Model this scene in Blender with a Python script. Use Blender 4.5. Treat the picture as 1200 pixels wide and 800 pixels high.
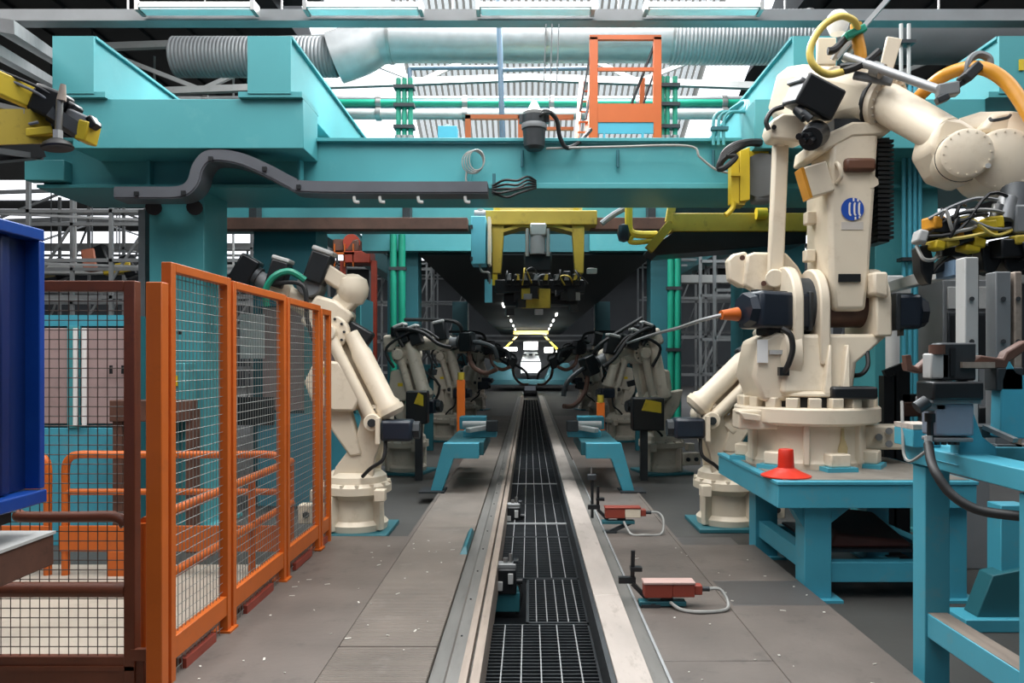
import bpy, bmesh, math, random
from mathutils import Vector, Matrix
for o in list(bpy.data.objects): bpy.data.objects.remove(o)
SC = bpy.context.scene
COL = SC.collection
random.seed(7)
F, H = 900.0, 1.56          # focal length in px of a 1200x800 frame, eye height over the walkway
FZ = -0.12                  # floor level (walkway decking is z = 0)

# ------------------------------------------------------------------ camera
cam = bpy.data.cameras.new('camera'); cam.lens = 27.0; cam.sensor_width = 36.0
cam.shift_x = -20/1200; cam.shift_y = 23/1200; cam.clip_start = 0.05; cam.clip_end = 200
camo = bpy.data.objects.new('camera', cam); COL.objects.link(camo)
camo.location = (0, 0, H); camo.rotation_euler = (math.pi/2, 0, 0); SC.camera = camo

# ------------------------------------------------------------------ light
SC.view_settings.view_transform = 'Standard'; SC.view_settings.look = 'None'
SC.view_settings.gamma = 1.0; SC.view_settings.use_curve_mapping = False
SC.view_settings.exposure = 0.0
w = bpy.data.worlds.new('sky'); SC.world = w; w.use_nodes = True
w.node_tree.nodes['Background'].inputs[0].default_value = (0.80, 0.88, 1.0, 1)
w.node_tree.nodes['Background'].inputs[1].default_value = 0.09
def area(name, loc, rot, sx, sy, watts, color=(1, 1, 1), spread=math.pi):
    l = bpy.data.lights.new(name, 'AREA'); l.shape = 'RECTANGLE'; l.size = sx; l.size_y = sy
    l.energy = watts; l.color = color; l.spread = spread
    o = bpy.data.objects.new(name, l); COL.objects.link(o); o.location = loc; o.rotation_euler = rot
    return o
area('skylight_over_line', (0.1, 4.7, 7.5), (0, 0, 0), 4.0, 4.6, 430, (1.0, 0.97, 0.93))
area('skylight_behind', (0.1, -3.0, 7.5), (math.radians(-25), 0, 0), 8.0, 3.0, 130, (1.0, 0.97, 0.93))
area('skylight_mid', (0.1, 10.6, 7.5), (0, 0, 0), 4.5, 3.0, 1550, (0.97, 0.99, 1.0))
area('skylight_left_bay', (-6.2, 5.0, 7.5), (0, 0, 0), 3.0, 5.0, 330, (1.0, 0.96, 0.92))
area('skylight_right_bay', (7.2, 5.0, 7.5), (0, 0, 0), 3.0, 5.0, 120, (1.0, 0.97, 0.94))
area('skylight_left_far', (-20, 30, 7.5), (0, 0, 0), 20, 14, 2200, (1, 1, 1), 1.7)
area('skylight_right_far', (19, 30, 7.5), (0, 0, 0), 20, 14, 1900, (1, 1, 1), 1.7)
area('added_fill_far_end', (0.1, 42.2, 3.1), (math.radians(55), 0, 0), 2.0, .6, 260, (1.0, 1.0, 1.0), 1.6)  # added fill aimed at the far car body, no fitting stands there

# ------------------------------------------------------------------ helpers
def P(px, py, Y):
    """world point at depth Y that lies on the sight line of a photograph pixel"""
    return Vector(((px-620)/F*Y, Y, H+(423-py)/F*Y))
def V(*a): return Vector(a)
def perp(d):
    d = d.normalized(); up = V(0, 0, 1) if abs(d.z) < 0.95 else V(0, 1, 0)
    a = d.cross(up).normalized(); return a, a.cross(d).normalized()
def smooth_path(pts, k=6):
    pts = [Vector(p) for p in pts]; out = []
    for i in range(len(pts)-1):
        p0 = pts[max(i-1, 0)]; p1 = pts[i]; p2 = pts[i+1]; p3 = pts[min(i+2, len(pts)-1)]
        for j in range(k):
            t = j/k
            out.append(0.5*((2*p1)+(p2-p0)*t+(2*p0-5*p1+4*p2-p3)*t*t+(3*p1-p0-3*p2+p3)*t**3))
    out.append(pts[-1]); return out
class M:
    def __init__(s): s.v = []; s.f = []
    def add(s, vs, fs):
        n = len(s.v); s.v += [tuple(p) for p in vs]; s.f += [tuple(i+n for i in f) for f in fs]; return s
    def box(s, a, b):
        x0, y0, z0 = a; x1, y1, z1 = b
        return s.add([(x0,y0,z0),(x1,y0,z0),(x1,y1,z0),(x0,y1,z0),(x0,y0,z1),(x1,y0,z1),(x1,y1,z1),(x0,y1,z1)],
                     [(0,3,2,1),(4,5,6,7),(0,1,5,4),(1,2,6,5),(2,3,7,6),(3,0,4,7)])
    def obox(s, c, hx, hy, hz, ax=(1,0,0), ay=(0,1,0)):
        c = Vector(c); ax = Vector(ax).normalized(); az = ax.cross(Vector(ay)).normalized(); ay = az.cross(ax)
        q = [c+ax*hx*i+ay*hy*j+az*hz*k for k in (-1,1) for j in (-1,1) for i in (-1,1)]
        return s.add(q, [(0,2,3,1),(4,5,7,6),(0,1,5,4),(1,3,7,5),(3,2,6,7),(2,0,4,6)])
    def beam(s, a, b, wd, ht=None, wd1=None, ht1=None):
        a, b = Vector(a), Vector(b); ht = ht or wd; wd1 = wd1 or wd; ht1 = ht1 or ht
        p, q = perp(b-a)
        r = lambda c, w_, h_: [c-p*w_/2-q*h_/2, c+p*w_/2-q*h_/2, c+p*w_/2+q*h_/2, c-p*w_/2+q*h_/2]
        return s.loft([r(a, wd, ht), r(b, wd1, ht1)])
    def loft(s, secs, caps=True):
        n = len(secs[0]); vs = [p for sec in secs for p in sec]; fs = []
        for k in range(len(secs)-1):
            for i in range(n):
                j = (i+1) % n; fs.append((k*n+i, k*n+j, (k+1)*n+j, (k+1)*n+i))
        if caps: fs.append(tuple(range(n))[::-1]); fs.append(tuple((len(secs)-1)*n+i for i in range(n)))
        return s.add(vs, fs)
    def cyl(s, a, b, r0, r1=None, n=16, caps=True):
        a, b = Vector(a), Vector(b); r1 = r0 if r1 is None else r1; p, q = perp(b-a)
        ring = lambda c, r: [c+(p*math.cos(2*math.pi*i/n)+q*math.sin(2*math.pi*i/n))*r for i in range(n)]
        return s.loft([ring(a, r0), ring(b, r1)], caps)
    def wire(s, a, b, r): return s.cyl(a, b, r, n=4, caps=False)
    def lathe(s, prof, c, axis=(0,0,1), n=28):
        c = Vector(c); ax = Vector(axis).normalized(); p, q = perp(ax)
        return s.loft([[c+ax*z+(p*math.cos(2*math.pi*i/n)+q*math.sin(2*math.pi*i/n))*max(r, 1e-4) for i in range(n)] for r, z in prof])
    def tube(s, pts, r, n=8, closed=False, k=6):
        pts = smooth_path(pts, k) if k else [Vector(p) for p in pts]
        m = len(pts); T = [(pts[min(i+1, m-1)]-pts[max(i-1, 0)]).normalized() for i in range(m)]
        p, q = perp(T[0]); secs = []
        for i in range(m):
            p = (p-T[i]*p.dot(T[i])).normalized(); q = T[i].cross(p)
            rr = r(i/(m-1)) if callable(r) else r
            secs.append([pts[i]+(p*math.cos(2*math.pi*j/n)+q*math.sin(2*math.pi*j/n))*rr for j in range(n)])
        return s.loft(secs)
    def prism(s, poly, vec):
        vec = Vector(vec); a = [Vector(p) for p in poly]; return s.loft([a, [p+vec for p in a]])
    def bolts(s, c, axis, R, n, r=0.012, h=0.015, ph=0.0):
        c = Vector(c); ax = Vector(axis).normalized(); p, q = perp(ax)
        for i in range(n):
            t = 2*math.pi*i/n+ph; o = c+(p*math.cos(t)+q*math.sin(t))*R
            s.cyl(o, o+ax*h, r, n=6)
        return s
ORIG = {}
def thing(name, label, cat, loc=(0,0,0), rotz=0.0, group=None, local=False, kind=None):
    o = bpy.data.objects.new(name, None); COL.objects.link(o); o.location = loc; o.rotation_euler = (0, 0, rotz)
    o.empty_display_size = 0.1; o['label'] = label; o['category'] = cat
    if group: o['group'] = group
    ORIG[o.name] = Vector((0,0,0)) if local else Vector(loc)
    return o
def part(name, mb, mat, parent=None, bevel=0.0, label=None, kind=None, ang=38, cat=None, group=None):
    me = bpy.data.meshes.new(name); off = ORIG.get(parent.name, V(0,0,0)) if parent else V(0,0,0)
    me.from_pydata([Vector(p)-off for p in mb.v], [], mb.f)
    bm = bmesh.new(); bm.from_mesh(me); bmesh.ops.recalc_face_normals(bm, faces=bm.faces); bm.to_mesh(me); bm.free()
    me.polygons.foreach_set('use_smooth', [True]*len(me.polygons)); me.set_sharp_from_angle(angle=math.radians(ang))
    me.materials.append(mat)
    o = bpy.data.objects.new(name, me); COL.objects.link(o)
    if parent: o.parent = parent; ORIG[o.name] = off
    if bevel:
        b = o.modifiers.new('bevel', 'BEVEL'); b.width = bevel; b.segments = 2; b.limit_method = 'ANGLE'; b.angle_limit = math.radians(40)
    if label: o['label'] = label
    if kind: o['kind'] = kind
    if cat: o['category'] = cat
    if group: o['group'] = group
    return o
def one(name, label, cat, mb, mat, bevel=0.0, group=None, kind=None, ang=38):
    """a thing that is one mesh: origin moved to its base"""
    o = part(name, mb, mat, None, bevel, label, kind, ang, cat, group); rebase(o); return o
def rebase(o):
    vs = o.data.vertices; n = len(vs)
    c = V(sum(v.co.x for v in vs)/n, sum(v.co.y for v in vs)/n, min(v.co.z for v in vs))
    o.data.transform(Matrix.Translation(-c)); o.location = c
def struct(name, mb, mat, bevel=0.0): return part(name, mb, mat, None, bevel, kind='structure')
def copy_tree(o, parent=None):
    c = o.copy(); COL.objects.link(c)
    if parent: c.parent = parent
    for ch in list(o.children): copy_tree(ch, c)
    return c
def hexc(h):
    r = []
    for i in (0, 2, 4):
        c = int(h[i:i+2], 16)/255; r.append(c/12.92 if c <= 0.04045 else ((c+0.055)/1.055)**2.4)
    return (*r, 1)
def mat(name, h, rough=0.5, metal=0.0, var=0.12, scale=3.0, bump=0.0, wear=None, wear_amt=0.0, emit=None, stretch=None):
    m = bpy.data.materials.new(name); m.use_nodes = True; nt = m.node_tree; N = nt.nodes; L = nt.links
    b = N['Principled BSDF']; b.inputs['Roughness'].default_value = rough; b.inputs['Metallic'].default_value = metal
    tc = N.new('ShaderNodeTexCoord'); src = tc.outputs['Object']
    if stretch:
        mp = N.new('ShaderNodeMapping'); mp.inputs['Scale'].default_value = stretch; L.new(src, mp.inputs[0]); src = mp.outputs[0]
    nz = N.new('ShaderNodeTexNoise'); nz.inputs['Scale'].default_value = scale; nz.inputs['Detail'].default_value = 6
    L.new(src, nz.inputs['Vector'])
    c = hexc(h); lo = tuple(x*(1-var) for x in c[:3])+(1,); hi = tuple(min(1, x*(1+var)) for x in c[:3])+(1,)
    rp = N.new('ShaderNodeValToRGB'); rp.color_ramp.elements[0].position = .3; rp.color_ramp.elements[1].position = .7
    rp.color_ramp.elements[0].color = lo; rp.color_ramp.elements[1].color = hi
    L.new(nz.outputs['Fac'], rp.inputs[0]); out = rp.outputs[0]
    if wear:
        n2 = N.new('ShaderNodeTexNoise'); n2.inputs['Scale'].default_value = scale*2.7; n2.inputs['Detail'].default_value = 9; n2.inputs['Roughness'].default_value = .7
        L.new(src, n2.inputs['Vector'])
        r2 = N.new('ShaderNodeValToRGB'); e = r2.color_ramp.elements; e[0].position = .56; e[0].color = (0,0,0,1); e[1].position = .72; e[1].color = (wear_amt,)*3+(1,)
        L.new(n2.outputs['Fac'], r2.inputs[0])
        mx = N.new('ShaderNodeMixRGB'); L.new(r2.outputs[0], mx.inputs[0]); L.new(out, mx.inputs[1]); mx.inputs[2].default_value = hexc(wear); out = mx.outputs[0]
    L.new(out, b.inputs['Base Color'])
    if bump:
        n3 = N.new('ShaderNodeTexNoise'); n3.inputs['Scale'].default_value = scale*12; L.new(src, n3.inputs['Vector'])
        bp = N.new('ShaderNodeBump'); bp.inputs['Strength'].default_value = bump; bp.inputs['Distance'].default_value = .01
        L.new(n3.outputs['Fac'], bp.inputs['Height']); L.new(bp.outputs[0], b.inputs['Normal'])
    if emit:
        b.inputs['Emission Color'].default_value = hexc(emit[0]); b.inputs['Emission Strength'].default_value = emit[1]
    return m
teal = mat('teal_paint', '4a989e', .42, var=.07, scale=1.2, wear='7ab5b5', wear_amt=.18)
tealD = mat('dark_and_shaded_teal', '256069', .5, var=.12, scale=1.5)  # also holds the shade of the farther gantry columns in its colour
tealB = mat('bright_teal_paint', '479fb4', .42, var=.08, scale=2, wear='8a8f86', wear_amt=.3)
cream = mat('cream_paint', 'e0d3bd', .38, var=.05, scale=2.2, wear='b3a184', wear_amt=.35)
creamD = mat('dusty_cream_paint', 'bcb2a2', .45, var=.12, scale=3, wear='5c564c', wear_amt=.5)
orange = mat('orange_paint', 'c4601b', .45, var=.08, scale=3, wear='8a4a28', wear_amt=.3)
orangeD = mat('shaded_worn_orange_paint', '6e3a24', .5, var=.15, scale=4, wear='3d2a22', wear_amt=.5)  # worn orange with the shadow on the near cross panel mixed into its colour
yellow = mat('yellow_paint', 'd0b428', .45, var=.08, scale=3, wear='6f5e20', wear_amt=.4)
yellowD = mat('grimy_yellow_paint', 'a8922e', .5, var=.12, scale=3, wear='4c431c', wear_amt=.6)
blue = mat('blue_paint', '0d3f92', .35, var=.1, scale=2, wear='2b5fb0', wear_amt=.3)
blueD = mat('deep_blue_paint', '08235a', .4, var=.12, scale=2)
steel = mat('brushed_steel', '9a9a98', .38, .75, var=.12, scale=5)
galv = mat('galvanised_steel', 'a6a8a9', .45, .5, var=.1, scale=6)
paleS = mat('pale_grey_paint', 'b4b5b3', .5, var=.08, scale=3, wear='77736c', wear_amt=.3)
greyP = mat('grey_paint', '777a7c', .5, var=.1, scale=3)
darkS = mat('dark_steel', '34383b', .5, .3, var=.2, scale=6)
black = mat('black_plastic', '16191c', .42, var=.2, scale=4)
navy = mat('blue_black_paint', '1b2430', .35, var=.15, scale=4)
rubber = mat('black_rubber', '1b1c1d', .55, var=.2, scale=8)
hoseO = mat('amber_hose', 'c98a24', .4, var=.1, scale=8)
hoseY = mat('yellow_hose', 'd8c060', .4, var=.1, scale=8)
hoseG = mat('pale_grey_hose', '92928e', .4, var=.1, scale=8)
greenP = mat('green_pipe_paint', '1a8a70', .4, var=.1, scale=4)
red = mat('red_plastic', 'd0301c', .4, var=.08, scale=4)
redB = mat('brick_red_paint', '8c3b2c', .5, var=.12, scale=5)
brown = mat('rust_brown', '5b3d31', .6, var=.25, scale=6, wear='2c211d', wear_amt=.5)
pink = mat('dusty_pink_panel', 'a58f8d', .35, var=.1, scale=2, wear='7b6a68', wear_amt=.3)
white = mat('white_enamel', 'e6e6e4', .4, var=.04, scale=3)
tan = mat('worn_tan_steel', '9d8f83', .42, .25, var=.18, scale=5, wear='5d544d', wear_amt=.5, stretch=(4, .5, 4))
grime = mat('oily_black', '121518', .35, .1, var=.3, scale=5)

# ------------------------------------------------------------------ floor and decking
def ribbed(name, h, pitch, rough=.6):
    m = mat(name, h, rough, var=.2, scale=1.8, wear='8f8983', wear_amt=.4); nt = m.node_tree; N = nt.nodes; L = nt.links
    tc = N.new('ShaderNodeTexCoord'); wv = N.new('ShaderNodeTexWave'); wv.bands_direction = 'Y'; wv.wave_profile = 'SIN'
    wv.inputs['Scale'].default_value = 6.283/pitch/20; L.new(tc.outputs['Object'], wv.inputs[0])
    bp = N.new('ShaderNodeBump'); bp.inputs['Strength'].default_value = .8; bp.inputs['Distance'].default_value = .012
    L.new(wv.outputs['Fac'], bp.inputs['Height']); L.new(bp.outputs[0], N['Principled BSDF'].inputs['Normal']); return m
concrete = mat('grey_concrete', '403f3c', .55, var=.22, scale=.8, bump=.15, wear='3f4041', wear_amt=.5)
concreteL = mat('pale_dusty_concrete', 'b0a698', .6, var=.12, scale=1.2, bump=.15, wear='8f877c', wear_amt=.5)
deckS = mat('smooth_rubber_decking', '635b55', .5, var=.2, scale=1.7, bump=.15, wear='3f3b37', wear_amt=.75)
deckD = mat('dark_rubber_decking', '4d4a48', .45, var=.15, scale=1.3, bump=.12, wear='4f4c49', wear_amt=.4)
deckR = ribbed('ribbed_rubber_decking', '71685f', .024)
railW = mat('scuffed_pale_rail', 'b3a9a1', .42, .1, var=.16, scale=2.2, wear='857a70', wear_amt=.75, bump=.08, stretch=(2, .6, 2))
railG = mat('scuffed_grey_rail', '72706c', .45, .2, var=.15, scale=3, wear='5d5955', wear_amt=.5, stretch=(3, .6, 3))
roofD = mat('dark_roof_sheet', '1d1f21', .6, .1, var=.2, scale=1.5)
wallD = mat('dim_wall_sheet', '2e3235', .6, var=.15, scale=.7)
skyg = mat('lit_skylight_sheet', 'ffffff', .6, var=.02, emit=('f4f8ff', 1.8))
skyc = mat('translucent_roof_sheet', 'd8dadb', .6, var=.05, emit=('f3f6fb', .68))
skyb = mat('grey_roof_lining', '8c8c88', .6, var=.08, emit=('b0aca4', .16))

m = M()
YE = 52.0
for a, b in (((-36, -6, -.6), (-.30, YE, FZ)), ((.44, -6, -.6), (36, YE, FZ)), ((-.30, -6, -.7), (.44, YE, -.42))): m.box(a, b)
floor = struct('floor', m, concrete)
part('concrete_slab', M().box((-7.5, 3.2, FZ), (-1.98, 6.3, FZ+.012)), concreteL, floor)
def deck(x0, x1, y0, y1, mt, z=0.0, tilt=0.0, name='walkway_panel'):
    g = .0025
    m = M(); m.box((x0+g, y0+g, z-.03), (x1-g, y1-g, z)); m.box((x0+.04, y0+.03, FZ-.005), (x1-.04, y1-.03, z-.03))
    return part(name, m, mt, floor, bevel=.004)
ys = [1.2, 2.6, 5.55, 6.88]
for a, b, z in zip(ys, ys[1:], (0, .0, -.006)): deck(-1.80, -1.055, a, b, deckS, z)
for a, b in ((1.2, 4.2), (4.2, 7.2), (7.2, 10.2), (10.2, 13.4), (13.4, 17), (17, 22)): deck(-1.055, -.50, a, b, deckR)
for a, b, mt in ((1.2, 3.4, deckS), (3.4, 4.91, deckS), (4.91, 5.46, deckD), (5.46, 6.53, deckS)): deck(1.285, 1.92, a, b, mt)
deck(1.285, 1.80, 6.53, 6.86, deckD, -.012)
for a, b in ((1.2, 4.0), (4.0, 8.0), (8.0, 11.5), (11.5, 16), (16, 22)): deck(.69, 1.285, a, b, deckS)
for x0, x1 in ((-1.075, -1.04), (1.27, 1.30)):
    part('edge_strip', M().box((x0, 1.2, 0), (x1, 11.0, .006)), deckS, floor)
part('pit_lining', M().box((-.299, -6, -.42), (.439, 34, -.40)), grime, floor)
# gratings in the pit
gy = [2.2, 5.02, 6.05, 7.49, 8.08, 9.24, 10.7, 12.25, 14.4, 16.5, 19, 23, 28, 34]
for k, (a, b) in enumerate(zip(gy, gy[1:])):
    x0 = -.265 if k != 1 else -.02
    x1 = .40
    g = M(); fr = .012; z1 = -.155; z0 = -.185
    g.box((x0, a+.01, z0), (x0+.02, b-.01, z1)); g.box((x1-.02, a+.01, z0), (x1, b-.01, z1))
    g.box((x0, a+.01, z0), (x1, a+.03, z1)); g.box((x0, b-.03, z0), (x1, b-.01, z1))
    fo = part('grate_panel', g, darkS, floor)
    s = M(); y = a+.04
    n = int((b-a)/.05) if k < 4 else 24
    for i in range(n):
        yy = a+.03+(b-a-.06)*(i+.5)/n; s.box((x0+.02, yy-.004, z0), (x1-.02, yy+.006, z1-.006))
    part('grate_slats', s, darkS, fo, kind='stuff')
    for i in range(1, 6):
        x = x0+(x1-x0)*i/6
        part('grate_bar', M().box((x-.0035, a+.03, z1-.004), (x+.0035, b-.03, z1+.004)), galv, fo)
    # lining underneath keeps the pit dark but visible between slats
    if k in (4, 6): part('grate_strap', M().box((x0, a-.03, z1), (x1, a+.02, z1+.012)), galv, fo)

def extr(poly, y0, y1):
    return M().prism([(x, y0, z) for x, z in poly], (0, y1-y0, 0))
t = thing('conveyor_rail', 'narrow left conveyor rail of grey and tan steel strips beside ribbed walkway', 'rail', (-.36, 1.2, -.12), group=None)
part('rail_base', extr([(-.50, -.12), (-.26, -.12), (-.26, -.005), (-.40, -.005), (-.405, -.03), (-.5, -.03)], 1.2, 34), railG, t)
part('rail_flange', extr([(-.415, -.03), (-.335, -.03), (-.335, .028), (-.40, .028), (-.415, .012)], 1.2, 34), railG, t)
part('rail_head', extr([(-.333, -.03), (-.296, -.03), (-.296, .052), (-.333, .052)], 1.2, 34), tan, t)
part('inner_strip', extr([(-.28, -.2), (-.235, -.2), (-.235, .046), (-.28, .046)], 1.2, 34), tan, t)
b = M(); y = 2.3
while y < 12: b.cyl((-.375, y, .027), (-.375, y, .034), .006, n=6); y += .66
part('rail_bolts', b, darkS, t, kind='stuff')
t = thing('conveyor_rail', 'broad right conveyor rail with a scuffed whitish top plate', 'rail', (.5, 1.2, -.12))
part('rail_base', extr([(.42, -.2), (.66, -.2), (.66, -.01), (.42, -.01)], 1.2, 34), railG, t)
part('inner_cheek', extr([(.392, -.22), (.418, -.22), (.418, .03), (.392, .03)], 1.2, 34), darkS, t)
yy = [1.2, 3.1, 5.0, 7.2, 9.8, 13, 17, 22, 34]
for a, c in zip(yy, yy[1:]):
    part('rail_top_plate', M().box((.42, a+.002, -.01), (.590, c-.002, .04)), railW, t, bevel=.004)
part('rail_flange', extr([(.592, -.10), (.675, -.10), (.675, .008), (.60, .012), (.592, .012)], 1.2, 34), railG, t)
part('flange_edge', extr([(.676, -.10), (.690, -.10), (.690, .022), (.676, .022)], 1.2, 12), galv, t)

s = M()
for i in range(85):
    side = random.random()
    x = random.uniform(-1.75, -.55) if side < .55 else random.uniform(.75, 1.88)
    y = random.uniform(3.2, 6.7); a = random.uniform(0, 3.1); l = random.choice((.004, .005, .007, .010, .018)); wd = random.uniform(.002, .006)
    s.obox((x, y, .003), l, wd, .002, (math.cos(a), math.sin(a), 0), (-math.sin(a), math.cos(a), 0))
one('paper_scraps', 'tiny white scraps littering the grey walkways', 'litter', s, mat('off_white_scrap', 'cfcbc2', .6), kind='stuff')

# ------------------------------------------------------------------ shell: walls, roof, skylights
struct('wall_left', M().box((-36.2, -6, FZ), (-36, YE, 8)), wallD)
struct('wall_right', M().box((36, -6, FZ), (36.2, YE, 8)), wallD)
struct('wall_back', M().box((-36.2, YE, FZ), (36.2, YE+.2, 8)), wallD)
ZC = 7.8
m = M()
strips = [(26.5, 30), (31.5, 35.5), (37, 41), (42.5, 48)]
def slab(x0, x1, cuts):
    y = -6
    for a, b in cuts+[(YE, YE)]:
        m.box((x0, y, ZC), (x1, a, ZC+.15)); y = b
slab(-36, -8.5, strips); slab(-8.5, -4.6, [(2.0, 8.0)]+strips)
slab(-4.6, 4.9, [(-4.5, 7.2), (9.0, 20.0)])
slab(4.9, 9.0, [(2.0, 8.0)]+strips); slab(9.0, 36, strips)
ceiling = struct('ceiling', m, roofD)
r = M()                                             # ribs of the roof sheet seen from below
for x in [-15.5+.9*i for i in range(13)]+[5.2+.9*i for i in range(13)]:
    r.box((x, 9, ZC-.05), (x+.12, 27, ZC))
part('sheet_rib', r, roofD, ceiling, kind='stuff')
n = 0
for x0, x1 in ((-36, -8.5), (-8.5, -4.6), (4.9, 9.0), (9.0, 36)):
    for a, b in strips:
        n += 1; struct('window_%d' % n, M().box((x0, a, ZC+.05), (x1, b, ZC+.09)), skyg)
for a, b, x0, x1 in ((-4.5, 7.2, -4.6, 4.9), (2, 8, -8.5, -4.6), (2, 8, 4.9, 9)):
    n += 1; struct('window_%d' % n, M().box((x0, a, ZC+.05), (x1, b, ZC+.09)), skyg)
# sloping translucent roof light over the line, ribbed sheet by sheet
A0, A1 = V(0, 19.2, 6.45), V(0, 13.6, 8.55)
sl = (A1-A0); nrm = V(0, -sl.z, sl.y).normalized()*-1
n += 1; rl = struct('window_%d' % n, M().prism([(-4.4, A0.y, A0.z+.12), (4.6, A0.y, A0.z+.12), (4.6, A1.y, A1.z+.12), (-4.4, A1.y, A1.z+.12)], (0, 0, .03)), skyb)
for xa, xb in ((-4.4, -2.6), (3.7, 4.6)): part('clear_sheet', M().prism([(xa, A0.y, A0.z+.06), (xb, A0.y, A0.z+.06), (xb, A1.y, A1.z+.06), (xa, A1.y, A1.z+.06)], (0, 0, .02)), skyg, rl)
sh = M()
for i in range(47):
    x = -2.5+i*.13
    sh.prism([(x, A0.y, A0.z), (x+.075, A0.y, A0.z), (x+.075, A1.y, A1.z), (x, A1.y, A1.z)], (0, 0, .03))
part('sheet_rib', sh, skyc, rl, kind='stuff')
struct('trim_1', M().box((-4.6, 19.2, 5.9), (4.9, 20.2, 7.9)), roofD)
m = M().box((-4.6, 12.8, 7.6), (-4.3, 20, 8.6)); m.box((4.6, 12.8, 7.6), (4.9, 20, 8.6)); m.box((-4.6, 9, 7.8), (-3.6, 13.5, 8.6))
struct('trim_2', m, roofD)

# ------------------------------------------------------------------ roof steel
def truss(Y, x0, x1, zlo, zhi, rise, label, mt):
    t = thing('roof_truss', label, 'truss', (0, Y, zlo), group=None)
    xm = (x0+x1)/2
    for nm, za in (('bottom_chord', zlo), ('top_chord', zhi)):
        mm = M(); mm.beam((x0, Y, za), (xm, Y, za+rise), .11, .11); mm.beam((xm, Y, za+rise), (x1, Y, za), .11, .11); part(nm, mm, mt, t)
    nseg = 8
    for i in range(nseg):
        xa = x0+(x1-x0)*i/nseg; xb = x0+(x1-x0)*(i+1)/nseg
        ra = rise*(1-abs(xa-xm)/(x1-xm)); rb = rise*(1-abs(xb-xm)/(x1-xm))
        part('web_member', M().beam((xa, Y, (zlo if i % 2 else zhi)+ra), (xb, Y, (zhi if i % 2 else zlo)+rb), .07, .07), mt, t)
    return t
truss(13.2, -7.5, 7.5, 6.15, 6.95, .28, 'nearer pale roof truss spanning below the bright sloping skylight', paleS)
truss(24.0, -24, -4.8, 5.7, 6.6, .3, 'roof truss in the left bay seen under the gantry end', greyP)
truss(31.0, -30, -4.8, 5.9, 6.9, .3, 'farther roof truss in the left bay', greyP)
truss(25.0, 4.9, 22, 5.7, 6.6, .3, 'roof truss in the right bay behind the robot', greyP)
truss(18.4, -7.5, 7.5, 5.95, 6.55, .2, 'farther pale roof truss at the foot of the sloping skylight', paleS)
def pipe_run(Y, py, r, mt, label, x0=-7, x1=8, name='pipe_run'):
    z = P(620, py, Y).z; t = thing(name, label, 'pipe', (0, Y, z-r))
    part('pipe', M().cyl((x0, Y, z), (x1, Y, z), r, n=14), mt, t)
    c = M(); x = x0+.6
    while x < x1: c.cyl((x-.04, Y, z), (x+.04, Y, z), r*1.25, n=14); x += 1.35
    part('clamp', c, steel, t, kind='stuff')
pipe_run(12.0, 116, .045, galv, 'thin upper grey conduit above the green pipe under the roof')
pipe_run(12.0, 121, .065, greenP, 'green pipe crossing below the roof skylight')
pipe_run(12.0, 127, .035, tealD, 'slim dark teal pipe just under the green roof pipe')
pipe_run(12.0, 133.5, .085, paleS, 'thick pale grey pipe lowest of the pipes crossing below the skylight')
# big ventilation duct
t = thing('ventilation_duct', 'large silver ventilation duct running across the hall under the roof', 'duct', P(620, 45, 11))
Yd = 11.0
part('duct_bend', M().tube([P(392, 68, Yd), P(420, 58, Yd), P(440, 46, Yd), P(462, 43, Yd)], .36, 20), galv, t)
part('duct_pipe', M().cyl(P(455, 43, Yd), P(786, 43, Yd), .36, n=28), galv, t)
def flex(a, b, r, n):
    a, b = Vector(a), Vector(b); prof = []; L = (b-a).length
    for i in range(n): prof += [(r, L*i/n), (r*1.05, L*(i+.3)/n), (r*1.05, L*(i+.6)/n), (r, L*(i+.9)/n)]
    prof.append((r, L)); return M().lathe(prof, a, b-a, 24)
part('flexible_sleeve', flex(P(205, 67, Yd), P(395, 67, Yd), .27, 44), greyP, t)
part('flexible_sleeve', flex(P(786, 44, Yd), P(945, 44, Yd), .36, 36), galv, t)
part('end_pipe', M().cyl(P(945, 44, Yd), P(1300, 46, Yd), .36, n=24), greyP, t)
for px in (458, 640, 786, 945): part('duct_band', M().cyl(P(px-2, 43, Yd), P(px+2, 43, Yd), .378, n=28), steel, t)
for px in (240, 480, 700, 830): part('hanger', M().wire(P(px, 20, Yd), (P(px, 20, Yd).x, Yd, ZC), .012), steel, t)

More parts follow.
